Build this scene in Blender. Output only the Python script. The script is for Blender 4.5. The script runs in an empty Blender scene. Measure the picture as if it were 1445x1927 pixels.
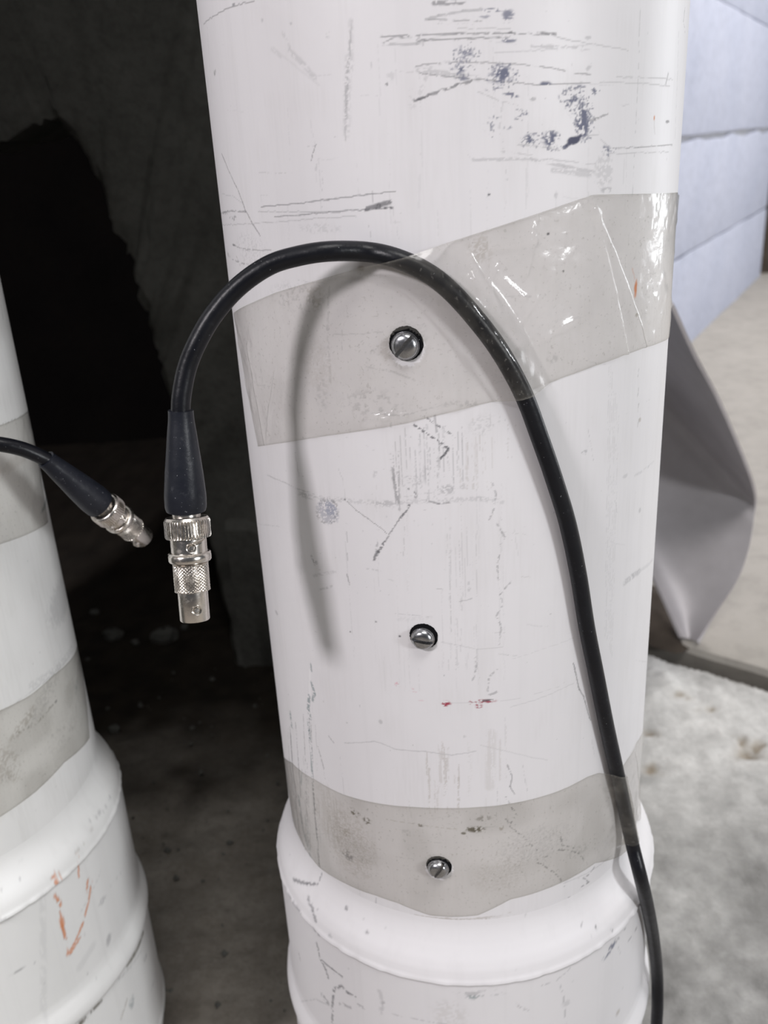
import bpy, bmesh, math, random
import numpy as np
from mathutils import Matrix, Vector

rng = np.random.default_rng(7)
random.seed(7)
SC = bpy.context.scene
COL = SC.collection

# ------------------------------------------------------------------ camera
F, CX, CY, H = 1700.0, 722.5, 963.5, 0.52          # focal length in pixels of 1445x1927, camera height
_d = np.array([241.5, 4168.0, F]); _d /= np.linalg.norm(_d)      # plumb direction seen by the camera
_Y = np.array([0, 0, 1.0]) - _d[2] * _d; _Y /= np.linalg.norm(_Y)
M = np.array([np.cross(_Y, -_d), _Y, -_d])
CAM = np.array([0, 0, H])
cam = bpy.data.cameras.new('camera')
co = bpy.data.objects.new('camera', cam); COL.objects.link(co)
cam.sensor_fit = 'VERTICAL'; cam.sensor_height = 36; cam.sensor_width = 27
cam.lens = F / 1927 * 36
cam.clip_start = 0.01
m4 = Matrix.Identity(4)
for k, v in enumerate((M @ [1, 0, 0], M @ [0, -1, 0], M @ [0, 0, -1])):
    for r in range(3): m4[r][k] = v[r]
m4.translation = Vector(CAM)
co.matrix_world = m4
cam.dof.use_dof = True; cam.dof.focus_distance = 0.285; cam.dof.aperture_fstop = 17
SC.camera = co

# ------------------------------------------------------------------ world, lights, exposure
w = bpy.data.worlds.new('room_ambient'); SC.world = w; w.use_nodes = True
bg = w.node_tree.nodes['Background']; bg.inputs[0].default_value = (0.86, 0.9, 1.0, 1); bg.inputs[1].default_value = 0.085

def area(name, loc, target, power, sx, sy, col):
    l = bpy.data.lights.new(name, 'AREA'); l.shape = 'RECTANGLE'; l.size = sx; l.size_y = sy
    l.energy = power; l.color = col
    o = bpy.data.objects.new(name, l); COL.objects.link(o)
    o.location = loc
    o.rotation_euler = (Vector(target) - Vector(loc)).to_track_quat('-Z', 'Y').to_euler()
    return o
area('ceiling_lamp_left', (-0.98, -0.66, 1.29), (-0.03, 0.29, 0.42), 16.5, 0.2, 0.2, (1.0, 0.955, 0.985))
area('ceiling_lamp_right', (1.33, -0.82, 0.74), (0.03, 0.27, 0.28), 13.5, 0.22, 0.22, (0.96, 0.98, 1.0))
area('unseen_source_right', (3.6, 2.0, 1.12), (0.4, 1.2, 0.9), 50.0, 1.0, 2.2, (0.93, 0.96, 1.0))  # unseen bright source on the right, added for the rim highlights
area('fill_light_far', (1.7, 1.9, 2.3), (1.2, 1.7, 0.0), 50.0, 1.2, 0.3, (1.0, 0.97, 0.93))  # overhead fill added to brighten the far floor and wall
area('fill_light_near', (0.35, -0.7, 2.6), (0.1, 0.1, 0.2), 31.0, 1.2, 0.6, (1.0, 0.98, 0.96))  # overhead softbox added to brighten upward-facing shoulders
SC.view_settings.view_transform = 'Standard'; SC.view_settings.look = 'None'
SC.view_settings.exposure = 0.0; SC.view_settings.gamma = 1.0; SC.view_settings.use_curve_mapping = False
SC.cycles.transparent_max_bounces = 16

# ------------------------------------------------------------------ geometry helpers
def ray(x, y):
    v = np.array([(x - CX) / F, (y - CY) / F, 1.0]); return M @ (v / np.linalg.norm(v))
def at(x, y, t): return CAM + t * ray(x, y)
def on_floor(x, y, z=0.0):
    r = ray(x, y); return CAM + r * ((z - H) / r[2])
def on_cyl(x, y, A, R):
    r = ray(x, y); a = r[0]**2 + r[1]**2; b = -(A @ r[:2]); c = A @ A - R * R
    t = (-b - math.sqrt(max(0.0, b * b - a * c))) / a
    return CAM + t * r
def tz(x, y, A, R):
    p = on_cyl(x, y, A, R)
    return math.atan2(p[0] - A[0], -(p[1] - A[1])), p[2]
def pol(A, th, r, z):
    return np.stack([A[0] + r * np.sin(th), A[1] - r * np.cos(th), z + 0 * th], -1)

def mesh_np(name, V, faces, smooth=True, flip=False):
    """faces: list of index arrays (n,k)"""
    me = bpy.data.meshes.new(name)
    V = np.asarray(V, dtype=np.float32).reshape(-1, 3)
    if flip: faces = [f[:, ::-1] for f in faces]
    me.vertices.add(len(V)); me.vertices.foreach_set('co', V.ravel())
    tot = sum(f.size for f in faces); nf = sum(len(f) for f in faces)
    loops = np.concatenate([f.ravel() for f in faces]).astype(np.int32)
    sizes = np.concatenate([np.full(len(f), f.shape[1]) for f in faces])
    starts = np.concatenate([[0], np.cumsum(sizes)[:-1]]).astype(np.int32)
    me.loops.add(tot); me.loops.foreach_set('vertex_index', loops)
    me.polygons.add(nf); me.polygons.foreach_set('loop_start', starts)
    me.update(calc_edges=True); me.validate()
    me.polygons.foreach_set('use_smooth', np.full(nf, smooth)); me.update()
    return me
def quads(n, m, close=False, keep=None):
    """index grid rows n, columns m"""
    i = np.arange(n - 1)[:, None]; mm = m if close else m - 1
    j = np.arange(mm)[None, :]; j2 = (j + 1) % m
    q = np.stack([i * m + j, i * m + j2, (i + 1) * m + j2, (i + 1) * m + j], -1)
    if keep is not None: q = q[keep]
    return q.reshape(-1, 4)
def link(name, me, mat, parent=None):
    o = bpy.data.objects.new(name, me); COL.objects.link(o)
    if mat: o.data.materials.append(mat)
    if parent: o.parent = parent; o.matrix_parent_inverse = Matrix.Translation(-parent.location)
    return o
def tag(o, label, cat, group=None):
    o['label'] = label; o['category'] = cat
    if group: o['group'] = group
    return o
def structure(o): o['kind'] = 'structure'; return o
def thing(name, loc, label, cat, group=None):
    o = bpy.data.objects.new(name, None); COL.objects.link(o); o.location = Vector(loc); o.empty_display_size = 0.01
    return tag(o, label, cat, group)

class MB:
    """collects vertices and faces of one mesh"""
    def __init__(s): s.v = []; s.f = []; s.n = 0
    def add(s, V, faces):
        V = np.asarray(V, float).reshape(-1, 3)
        for f in faces: s.f.append(np.asarray(f) + s.n)
        s.v.append(V); s.n += len(V)
    def grid(s, V, close=False):
        n, m = V.shape[:2]; s.add(V.reshape(-1, 3), [quads(n, m, close)])
    def cap(s, ring, flip=False):
        ring = np.asarray(ring); c = ring.mean(0); n = len(ring)
        i = np.arange(n); f = np.stack([np.full(n, n), i, (i + 1) % n], -1)
        s.add(np.vstack([ring, c[None]]), [f[:, ::-1] if flip else f])
    def box(s, c, h, R=np.eye(3)):
        g = np.array([[x, y, z] for x in (-1, 1) for y in (-1, 1) for z in (-1, 1)]) * np.array(h)
        s.add(g @ np.array(R).T + np.array(c), [np.array([[0,1,3,2],[4,6,7,5],[0,4,5,1],[2,3,7,6],[0,2,6,4],[1,5,7,3]])])
    def build(s, name, mat, parent=None, smooth=True):
        me = mesh_np(name, np.vstack(s.v), s.f, smooth)
        bm = bmesh.new(); bm.from_mesh(me); bmesh.ops.remove_doubles(bm, verts=bm.verts, dist=1e-6)
        bmesh.ops.recalc_face_normals(bm, faces=bm.faces)
        if smooth:
            for e in bm.edges:
                if len(e.link_faces) == 2 and e.calc_face_angle(0) > .7: e.smooth = False
        bm.to_mesh(me); bm.free()
        return link(name, me, mat, parent)

def catmull(P, n=12):
    P = np.asarray(P, float); Q = np.vstack([2 * P[0] - P[1], P, 2 * P[-1] - P[-2]])
    out = []
    for i in range(1, len(Q) - 2):
        p0, p1, p2, p3 = Q[i-1:i+3]
        for t in np.linspace(0, 1, n, endpoint=False):
            out.append(0.5 * (2*p1 + (p2-p0)*t + (2*p0-5*p1+4*p2-p3)*t*t + (3*p1-p0-3*p2+p3)*t**3))
    out.append(Q[-2]); return np.array(out)
def frames(P):
    T = np.gradient(P, axis=0); T /= np.linalg.norm(T, axis=1)[:, None]
    a = np.array([0, 1.0, 0]) if abs(T[0][1]) < .9 else np.array([1.0, 0, 0])
    N = np.zeros_like(P); n = a - (a @ T[0]) * T[0]; N[0] = n / np.linalg.norm(n)
    for i in range(1, len(P)):
        n = N[i-1] - (N[i-1] @ T[i]) * T[i]; N[i] = n / np.linalg.norm(n)
    return T, N, np.cross(T, N)
def tube(mb, P, rad, seg=20, caps=True):
    T, N, B = frames(P); a = np.linspace(0, 2*np.pi, seg, endpoint=False)
    r = np.broadcast_to(np.asarray(rad, float), (len(P),))
    V = P[:, None] + r[:, None, None] * (np.cos(a)[None, :, None] * N[:, None] + np.sin(a)[None, :, None] * B[:, None])
    mb.grid(V, True)
    if caps: mb.cap(V[0]); mb.cap(V[-1], True)

def vnoise(shape, cell, seed=0):
    """smooth value noise 0..1 on a 2D array, cell = (rows, cols) per lattice step"""
    r = np.random.default_rng(seed)
    gy = int(shape[0] / cell[0]) + 3; gx = int(shape[1] / cell[1]) + 3
    g = r.random((gy, gx))
    y = np.arange(shape[0]) / cell[0]; x = np.arange(shape[1]) / cell[1]
    yi = y.astype(int); xi = x.astype(int); fy = y - yi; fx = x - xi
    fy = (fy*fy*(3-2*fy))[:, None]; fx = (fx*fx*(3-2*fx))[None]
    a = g[yi][:, xi]; b = g[yi][:, xi+1]; c = g[yi+1][:, xi]; d = g[yi+1][:, xi+1]
    return (a*(1-fx)+b*fx)*(1-fy) + (c*(1-fx)+d*fx)*fy
def pnoise(X, Y, cell, seed=0):
    """smooth value noise at arbitrary points"""
    r = np.random.default_rng(seed); g = r.random((128, 128))
    x = X / cell; y = Y / cell; xi = np.floor(x).astype(int); yi = np.floor(y).astype(int)
    fx = x - xi; fy = y - yi; fx = fx*fx*(3-2*fx); fy = fy*fy*(3-2*fy)
    G = lambda i, j: g[j % 128, i % 128]
    return (G(xi,yi)*(1-fx)+G(xi+1,yi)*fx)*(1-fy) + (G(xi,yi+1)*(1-fx)+G(xi+1,yi+1)*fx)*fy
def sstep(a, b, x):
    t = np.clip((x - a) / (b - a), 0, 1); return t*t*(3-2*t)

# ------------------------------------------------------------------ material helpers
class NT:
    def __init__(s, name):
        s.m = bpy.data.materials.new(name); s.m.use_nodes = True; s.t = s.m.node_tree
        s.b = s.t.nodes['Principled BSDF']; s.out = s.t.nodes['Material Output']
    def n(s, typ, **kw):
        x = s.t.nodes.new('ShaderNode' + typ)
        for k, v in kw.items(): setattr(x, k, v)
        return x
    def l(s, a, b): s.t.links.new(a, b)
    def coord(s, scale=(1, 1, 1)):
        tc = s.n('TexCoord'); mp = s.n('Mapping'); mp.inputs['Scale'].default_value = scale
        s.l(tc.outputs['Object'], mp.inputs[0]); return mp.outputs[0]
    def noise(s, scale, detail=4, rough=.55, vec=None, sc=(1, 1, 1)):
        x = s.n('TexNoise'); x.inputs['Scale'].default_value = scale; x.inputs['Detail'].default_value = detail
        x.inputs['Roughness'].default_value = rough; s.l(vec if vec else s.coord(sc), x.inputs['Vector']); return x.outputs['Fac']
    def ramp(s, fac, stops):
        x = s.n('ValToRGB'); e = x.color_ramp.elements
        while len(e) < len(stops): e.new(.5)
        for k, (p, c) in enumerate(stops):
            e[k].position = p; e[k].color = (*c, 1) if len(c) == 3 else c
        s.l(fac, x.inputs[0]); return x.outputs[0]
    def mix(s, fac, a, b, blend='MIX'):
        x = s.n('Mix', data_type='RGBA', blend_type=blend)
        for sock, v in ((x.inputs[0], fac), (x.inputs[6], a), (x.inputs[7], b)):
            if isinstance(v, (int, float)): sock.default_value = v
            elif isinstance(v, tuple): sock.default_value = (*v, 1) if len(v) == 3 else v
            else: s.l(v, sock)
        return x.outputs[2]
    def math(s, op, a, b=0.0):
        x = s.n('Math', operation=op)
        for sock, v in ((x.inputs[0], a), (x.inputs[1], b)):
            if isinstance(v, (int, float)): sock.default_value = v
            else: s.l(v, sock)
        return x.outputs[0]
    def bump(s, h, strength, dist):
        x = s.n('Bump'); x.inputs['Strength'].default_value = strength; x.inputs['Distance'].default_value = dist
        s.l(h, x.inputs['Height']); s.l(x.outputs[0], s.b.inputs['Normal']); return x.outputs[0]
    def set(s, **kw):
        for k, v in kw.items(): s.b.inputs[k.replace('_', ' ')].default_value = v
        return s

def mat_pipe(name, c0, c1):
    t = NT(name); t.b.inputs['Specular IOR Level'].default_value = .38
    base = t.ramp(t.noise(9, 5, .6), [(.3, c0), (.7, c1)])
    st = t.noise(160, 3, .6, sc=(1, 1, .02))
    base = t.mix(t.math('MULTIPLY', t.ramp(st, [(.52, (0,0,0)), (.75, (1,1,1))]), .10), base, (.42, .41, .41))
    at_ = t.n('Attribute', attribute_name='wear')
    col = t.mix(at_.outputs['Alpha'], base, at_.outputs['Color'])
    t.l(col, t.b.inputs['Base Color'])
    t.l(t.math('ADD', t.math('MULTIPLY', at_.outputs['Alpha'], .3), .44), t.b.inputs['Roughness'])
    t.bump(t.noise(60, 5, .6), .12, .0006)
    return t.m
M_PIPE = mat_pipe('white_plastic', (.665, .652, .668), (.715, .702, .715))
M_PIPE2 = mat_pipe('aged_white_plastic', (.76, .765, .755), (.82, .825, .815))

def mat_tape(name, tint, dirt):
    t = NT(name)
    tr = t.n('BsdfTransparent'); gl = t.n('BsdfGlossy'); di = t.n('BsdfDiffuse')
    mot = t.noise(45, 6, .7)
    tr_c = t.mix(t.ramp(mot, [(.35, (0,0,0)), (.75, (1,1,1))]), tint, tuple(c * .965 for c in tint))
    t.l(tr_c, tr.inputs[0])
    gl.inputs['Roughness'].default_value = .17; gl.inputs['Color'].default_value = (1, 1, 1, 1)
    spk = t.ramp(t.noise(900, 2, .5), [(.63, (0,0,0)), (.72, (1,1,1))])
    di.inputs[0].default_value = (.34, .325, .29, 1)
    at_ = t.n('Attribute', attribute_name='dirt')
    df = t.math('MINIMUM', t.math('ADD', t.math('ADD', t.math('MULTIPLY', spk, .16), dirt), at_.outputs['Fac']), .9)
    m1 = t.n('MixShader'); t.l(df, m1.inputs[0]); t.l(tr.outputs[0], m1.inputs[1]); t.l(di.outputs[0], m1.inputs[2])
    fr = t.n('LayerWeight'); fr.inputs[0].default_value = .5
    bp = t.n('Bump'); bp.inputs['Strength'].default_value = .5; bp.inputs['Distance'].default_value = .001
    t.l(t.noise(110, 4, .5), bp.inputs['Height']); t.l(bp.outputs[0], gl.inputs['Normal'])
    m2 = t.n('MixShader'); t.l(t.math('ADD', t.math('MULTIPLY', t.math('POWER', fr.outputs['Facing'], 5.0), .8), .026), m2.inputs[0]); t.l(m1.outputs[0], m2.inputs[1]); t.l(gl.outputs[0], m2.inputs[2])
    t.l(m2.outputs[0], t.out.inputs['Surface'])
    return t.m
M_TAPE = mat_tape('clear_tape_film', (.945, .937, .922), .014)
M_TAPE_OLD = mat_tape('dirty_clear_tape_film', (.92, .912, .892), .04)

def mat_rubber(name, c, rough, dust, bscale=200):
    t = NT(name); t.set(Roughness=rough)
    t.b.inputs['Specular IOR Level'].default_value = .28
    d = t.ramp(t.noise(420, 5, .65), [(.60, (0,0,0)), (.74, (1,1,1))])
    d2 = t.ramp(t.noise(70, 4, .6), [(.35, (0,0,0)), (.8, (1,1,1))])
    f = t.math('MULTIPLY', t.math('ADD', t.math('MULTIPLY', d, .6), t.math('MULTIPLY', d2, .35)), dust)
    f = t.math('MAXIMUM', f, t.math('MULTIPLY', t.ramp(t.noise(1700, 1, .4), [(.77, (0,0,0)), (.79, (1,1,1))]), .7))
    t.l(t.mix(f, c, (.30, .31, .33)), t.b.inputs['Base Color'])
    t.l(t.math('ADD', t.math('MULTIPLY', f, .5), rough), t.b.inputs['Roughness'])
    t.bump(t.noise(bscale, 5, .6), .35, .0006)
    return t.m
M_CABLE = mat_rubber('black_cable_jacket', (.0035, .004, .0065), .36, .05)
M_BOOT = mat_rubber('black_rubber_boot', (.008, .0095, .015), .36, .13)
M_HOLE_DARK = mat_rubber('hole_gap_black', (.004, .004, .005), .9, .0); M_HOLE_DARK.node_tree.nodes['Principled BSDF'].inputs['Specular IOR Level'].default_value = .1  # black for the dark gap round each screw

def mat_metal(name, c, rough, dirt=.25, dc=(.08, .07, .06), scale=300):
    t = NT(name); t.set(Metallic=1.0, Roughness=rough)
    d = t.ramp(t.noise(scale, 5, .7), [(.5, (0,0,0)), (.75, (1,1,1))])
    t.l(t.mix(t.math('MULTIPLY', d, dirt), c, dc), t.b.inputs['Base Color'])
    t.l(t.math('ADD', t.math('MULTIPLY', d, .3), rough), t.b.inputs['Roughness'])
    t.bump(t.noise(scale * 1.5, 3), .12, .0003)
    return t.m
M_NICKEL = mat_metal('nickel_plated_brass', (.70, .66, .61), .22, .18)
M_ZINC = mat_metal('zinc_plated_steel', (.42, .425, .44), .26, .6)
M_SHEET = None

def mat_concrete(name, stops, scale, bump_d, rough=.9, spec=.2, attr=None, bs=90):
    t = NT(name); t.set(Roughness=rough); t.b.inputs['Specular IOR Level'].default_value = spec
    c = t.ramp(t.noise(scale, 8, .65), stops)
    c = t.mix(t.math('MULTIPLY', t.ramp(t.noise(scale * 9, 4, .7), [(.45, (0,0,0)), (.7, (1,1,1))]), .35), c, tuple(v * .55 for v in stops[0][1]))
    if attr:
        a = t.n('Attribute', attribute_name=attr)
        c = t.mix(a.outputs['Alpha'], c, t.mix(.5, a.outputs['Color'], t.mix(1.0, a.outputs['Color'], t.ramp(t.noise(scale * 6, 6, .7), [(.3, (.72,.72,.72)), (.7, (1.25,1.25,1.25))]), 'MULTIPLY')))
    t.l(c, t.b.inputs['Base Color'])
    t.bump(t.noise(bs, 8, .7), .6, bump_d)
    return t.m
M_DARKWALL = mat_concrete('dark_concrete', [(.3, (.13, .13, .12)), (.7, (.21, .21, .195))], 14, .004)  # even dark grey concrete
M_CAVITY = mat_concrete('recess_shade_black', [(.3, (.004, .003, .003)), (.7, (.009, .007, .006))], 9, .008)  # near black, the darkness of the recess put into the colour
M_FLOOR = mat_concrete('dusty_rough_concrete', [(.3, (.23, .205, .175)), (.7, (.40, .37, .33))], 22, .004, attr='tone')
M_SLAB = mat_concrete('smooth_beige_slab', [(.3, (.36, .335, .305)), (.7, (.44, .41, .375))], 3, .001, .7, bs=60)
M_WALL = mat_concrete('lavender_wall_paint', [(.3, (.45, .475, .58)), (.7, (.51, .53, .63))], 5, .003, .75, bs=30)
M_FARWALL = mat_concrete('pale_far_wall', [(.3, (.6, .6, .62)), (.7, (.7, .7, .72))], 3, .001)
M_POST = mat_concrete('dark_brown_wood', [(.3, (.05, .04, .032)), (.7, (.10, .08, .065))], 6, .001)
M_JOINT = mat_concrete('grey_mortar', [(.3, (.42, .42, .44)), (.7, (.54, .54, .56))], 30, .003)

# ------------------------------------------------------------------ setting
A1 = 0.3447 * np.array([math.sin(math.radians(4.74)), math.cos(math.radians(4.74))])     # near pipe axis
A2 = 0.437 * np.array([math.sin(math.radians(-32.15)), math.cos(math.radians(-32.15))])  # left pipe axis
RP, RB = 0.080, 0.0876

# rough floor, up to the slab joint
e0 = on_floor(1225, 1222)[:2]; e1 = on_floor(1445, 1287)[:2]
ed = (e1 - e0) / np.linalg.norm(e1 - e0); en = np.array([ed[1], -ed[0]])
if en[1] < 0: en = -en                                                   # towards the far slab
xs = np.concatenate([[-3, -2, -1.2, -.8], np.arange(-.6, .75, .0045), [.8, 1, 1.5, 2.5, 3.5]])
ys = np.concatenate([[-3, -2, -1, -.4, -.1, .1], np.arange(.2, 1.0, .0045), np.arange(1.0, 1.9, .03)])
X, Y = np.meshgrid(xs, ys)
sd = (X - e0[0]) * en[0] + (Y - e0[1]) * en[1]
amp = .006 * (pnoise(X, Y, .09, 1) - .5) + .005 * (pnoise(X, Y, .03, 2) - .5) + .0035 * (pnoise(X, Y, .011, 3) - .5) + .002 * (pnoise(X, Y, .006, 4) - .5)
left = sstep(.02, -.08, X)
Z = amp * (.55 + .3 * left)
Z = Z + np.where(sd > -.012, -np.minimum((sd + .012) * 3, .05), 0) * (X > 0.02)
pits = [(1410, 1412, .011, .007), (1392, 1388, .005, .004), (1428, 1400, .006, .004), (1275, 1312, .006, .002), (1222, 1380, .006, .004), (1232, 1448, .006, .002), (1335, 1338, .005, .0015)]
stain = np.zeros_like(X)
for px, py, r, dp in pits:
    p = on_floor(px, py); q = np.exp(-(((X - p[0] + .012 * (pnoise(X, Y, .008, 13) - .5))**2 + (Y - p[1] + .012 * (pnoise(X, Y, .008, 14) - .5))**2) / r**2) * (0.5 + 1.2 * pnoise(X, Y, .006, 9)))
    Z -= dp * q; stain = np.maximum(stain, q)
for px, py, r, h in [(1238, 1285, .02, .008), (1262, 1298, .015, .007), (1222, 1310, .014, .006)]:
    p = on_floor(px, py); Z += h * np.exp(-((X - p[0])**2 + (Y - p[1])**2) / r**2) * (.5 + pnoise(X, Y, .012, 10))
keep = (sd[:-1, :-1] < .03) | (X[:-1, :-1] < .05)
me = mesh_np('floor', np.stack([X, Y, Z], -1), [quads(len(ys), len(xs), keep=keep)])
# paler tone on the right, darker towards the camera; base colour on the left
wr = sstep(.03, .13, X) * sstep(.18, .30, Y + .3 * X)
tone = np.zeros(X.shape + (4,), np.float32)
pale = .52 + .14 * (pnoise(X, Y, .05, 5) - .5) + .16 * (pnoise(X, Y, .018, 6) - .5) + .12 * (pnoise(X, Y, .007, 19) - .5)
pale_band = sstep(.10, .03, np.abs(sd + .10)) * .12
pale = pale + pale_band - .24 * sstep(.70, .42, Y)
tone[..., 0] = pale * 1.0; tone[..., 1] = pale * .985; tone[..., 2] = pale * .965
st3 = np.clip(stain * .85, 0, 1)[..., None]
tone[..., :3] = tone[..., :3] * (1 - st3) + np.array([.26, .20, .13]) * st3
tone[..., 3] = wr * .92
# shade of the recess painted dark on its floor, slab joint toned darker
recess_shade = sstep(.60, .76, Y + .10 * (pnoise(X, Y, .06, 15) - .5) + .05 * (pnoise(X, Y, .02, 16) - .5)) * (X < .02)
tone[..., :3] = np.where(recess_shade[..., None] > 0, np.array([.026, .020, .015]) * (.5 + pnoise(X, Y, .015, 17))[..., None], tone[..., :3]); tone[..., 3] = np.maximum(tone[..., 3], recess_shade * .95)
dj = sstep(-.016, -.010, sd + .004 * (pnoise(X, Y, .02, 18) - .5)) * (X > .02); tone[..., :3] = tone[..., :3] * (1 - dj[..., None]) + np.array([.07, .055, .038]) * dj[..., None]
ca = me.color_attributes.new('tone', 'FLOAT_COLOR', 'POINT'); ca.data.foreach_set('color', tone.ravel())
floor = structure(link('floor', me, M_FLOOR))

# far slab (same floor, newer screed) with a raised chipped lip
slab = MB()
n = 130; s = np.linspace(-1.2, 3.6, n); jit = .005 * (pnoise(s, s * 0, .05, 11) - .5)
lip = e0[None] + ed[None] * s[:, None] + en[None] * (.012 + jit)[:, None]
rows = []
for off, z in ((.012, -.06), (.0, .001), (.004, .007), (.012, .009), (.1, .009), (.5, .009), (1.5, .009), (6, .009)):
    rows.append(np.column_stack([lip + en * off, np.full(n, z) + (.002 * (pnoise(s, s * 0, .03, 12) - .5) if off < .05 else 0)]))
rows = np.array(rows); slab.add(rows.reshape(-1, 3), [quads(*rows.shape[:2], keep=rows[:-1, :-1, 0] > .06)]); slab_o = structure(slab.build('floor_slab', M_SLAB)); slab_o.name = 'floor.001'

# right wall: painted masonry in courses with sunk joints, running away to the right
w0 = on_floor(1305, 640, .009)[:2]; w1 = on_floor(1430, 520, .009)[:2]
wd = (w1 - w0) / np.linalg.norm(w1 - w0); wn = np.array([wd[1], -wd[0]])
if wn @ (-w0) < 0: wn = -wn
L0 = -1.62; L1 = np.linalg.norm(w1 - w0)                     # along-wall range
def wallpt(px, py):
    r = ray(px, py); k = (w0 @ wn) / (r[:2] @ wn); return CAM + r * k
wb = MB()
Rw = np.array([[wd[0], wn[0], 0], [wd[1], wn[1], 0], [0, 0, 1]])
mid = w0 + wd * (L0 + L1) / 2 - wn * .112
wb.box((mid[0], mid[1], .95), ((L1 - L0) / 2 - .003, .10, .96), Rw)
wall_r = structure(wb.build('wall_right', M_JOINT, smooth=False))
z1 = wallpt(1330, 455)[2]; z2 = wallpt(1370, 248)[2]; z3 = wallpt(1380, 12)[2]
print('joint heights', z1, z2, z3)
zs = [-.005, z1, z2, z3, z3 + .28, z3 + .56, 1.92]
for k in range(len(zs) - 1):
    za, zb = zs[k], zs[k + 1]
    if zb - za < .05: continue
    nn = 70; s = np.linspace(L0, L1, nn)
    gap = [0, .004, .012, .003, .006, .006, 0]
    top = zb - gap[min(k + 1, 6)] * (.25 + 1.2 * pnoise(s, s * 0, .11, 20 + k)); bot = za + gap[k] * .3 * pnoise(s, s * 0, .09, 30 + k)
    hh = []
    for fz, dep in ((0, .016), (0.0, .002), (.03, 0), (.5, 0), (.97, 0), (1.0, .002), (1.0, .016)):
        zz = bot + (top - bot) * fz
        dd = dep + .003 * (pnoise(s, zz, .2, 40 + k) - .5)
        hh.append(np.column_stack([w0[None] + wd[None] * s[:, None] - wn[None] * dd[:, None], zz]))
    b = MB(); G = np.array(hh); b.grid(G); b.cap(G[:, 0][::-1]); b.cap(G[:, -1])
    b.build('block', M_WALL, wall_r)

# far end: pale back wall, dark post
bk = MB(); bk.box((3.2, 6.6, 1.0), (3.4, .05, 1.1)); structure(bk.build('wall_back', M_FARWALL, smooth=False))
pp = at(1446, 505, 4.0); r_ = ray(1446, 505); k_ = (0.009 - H) / r_[2]
pt = on_floor(1447, 515, .009)
post = MB()
for hw, z0, z1_ in ((.048, .012, 1.7), (.062, .009, .10)): post.box((pt[0] + .03, pt[1] + .08, (z0 + z1_) / 2), (hw, hw, (z1_ - z0) / 2))
tag(post.build('post', M_POST, smooth=False), 'dark brown post standing past the far end of the lavender block wall', 'post')

# left wall with the broken opening: inner edge outline in (x, z)
YW = 0.86
def wp(px, py): r = ray(px, py); p = CAM + r * (YW / r[1]); return (p[0], p[2])
hole = [wp(*p) for p in [(-120, 300), (-40, 262), (0, 268), (60, 236), (100, 225), (130, 258), (160, 300), (190, 350), (200, 410), (225, 455), (248, 485), (258, 540), (275, 590), (290, 650), (305, 700), (318, 760), (345, 830), (375, 930), (395, 1040), (420, 1150), (445, 1260), (470, 1345)]]
hole = np.array(hole)
hs = catmull(np.column_stack([hole, np.zeros(len(hole))]), 8)[:, :2]
hj = .007 * (np.column_stack([pnoise(np.arange(len(hs)) * 1., np.zeros(len(hs)), 2.2, 50), pnoise(np.arange(len(hs)) * 1., np.zeros(len(hs)), 2.2, 51)]) - .5)
hs[-1, 1] = -.02
n = len(hs)
# rows from the hole edge outward to a big frame, each row a copy pushed towards the frame
tt = np.linspace(0, 1, n)
frame = np.where(tt[:, None] < .45, np.column_stack([-.9 + 2.05 * tt, np.full(n, 1.3)]), np.column_stack([np.full(n, .022), 1.3 - (tt - .45) / .55 * 1.33]))
wall = MB(); rows = []
for k, f in enumerate((0, 0, .02, .06, .12, .2, .3, .42, .55, .7, .85, 1)):
    P = hs * (1 - f) + frame * f + hj * max(0, 1 - f * 14)
    dy = .16 if k == 0 else (.006 if k == 1 else 0)
    yy = YW + dy + (.012 * (pnoise(P[:, 0], P[:, 1], .05, 52) - .5) + .008 * (pnoise(P[:, 0], P[:, 1], .02, 53) - .5)) * (1 if f < 1 else 0)
    rows.append(np.column_stack([P[:, 0], yy, P[:, 1]]))
wall.grid(np.array(rows)); wall_l = structure(wall.build('wall_left', M_DARKWALL))
# stone ledge: course of the wall showing a dark joint low on the right
lg = MB()
a = wp(425, 975); b_ = wp(520, 1000)
ns = 24; s = np.linspace(0, 1, ns); rws = []
for dy, dz in ((.012, .012), (-.004, .008), (-.012, .002), (-.011, -.03), (-.008, -.17), (.01, -.19)):
    rws.append(np.column_stack([a[0] + (.03 - a[0]) * s, YW + dy + .006 * (pnoise(s, s * 0, .1, 54) - .5), a[1] - .012 + dz - .02 * s + .006 * (pnoise(s, s * 0, .12, 55) - .5)]))
lg.grid(np.array(rws)); lg.build('stone', M_DARKWALL, wall_l)
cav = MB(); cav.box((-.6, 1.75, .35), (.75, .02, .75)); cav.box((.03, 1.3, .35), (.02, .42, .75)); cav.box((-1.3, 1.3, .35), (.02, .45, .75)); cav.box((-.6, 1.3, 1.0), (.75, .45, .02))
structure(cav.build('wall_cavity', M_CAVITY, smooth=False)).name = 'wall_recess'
# unseen side wall, pier and beam, added to block light from the recess
nb = MB(); nb.box((-.46, .49, .65), (.03, .37, .66)); structure(nb.build('light_block_side', M_DARKWALL, smooth=False))
pr_ = MB(); pr_.box((.065, .685, .65), (.040, .24, .66)); structure(pr_.build('light_block_pier', M_DARKWALL, smooth=False))
lt = MB(); lt.box((-.20, .72, 1.13), (.23, .14, .08)); structure(lt.build('light_block_beam', M_DARKWALL, smooth=False))

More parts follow.
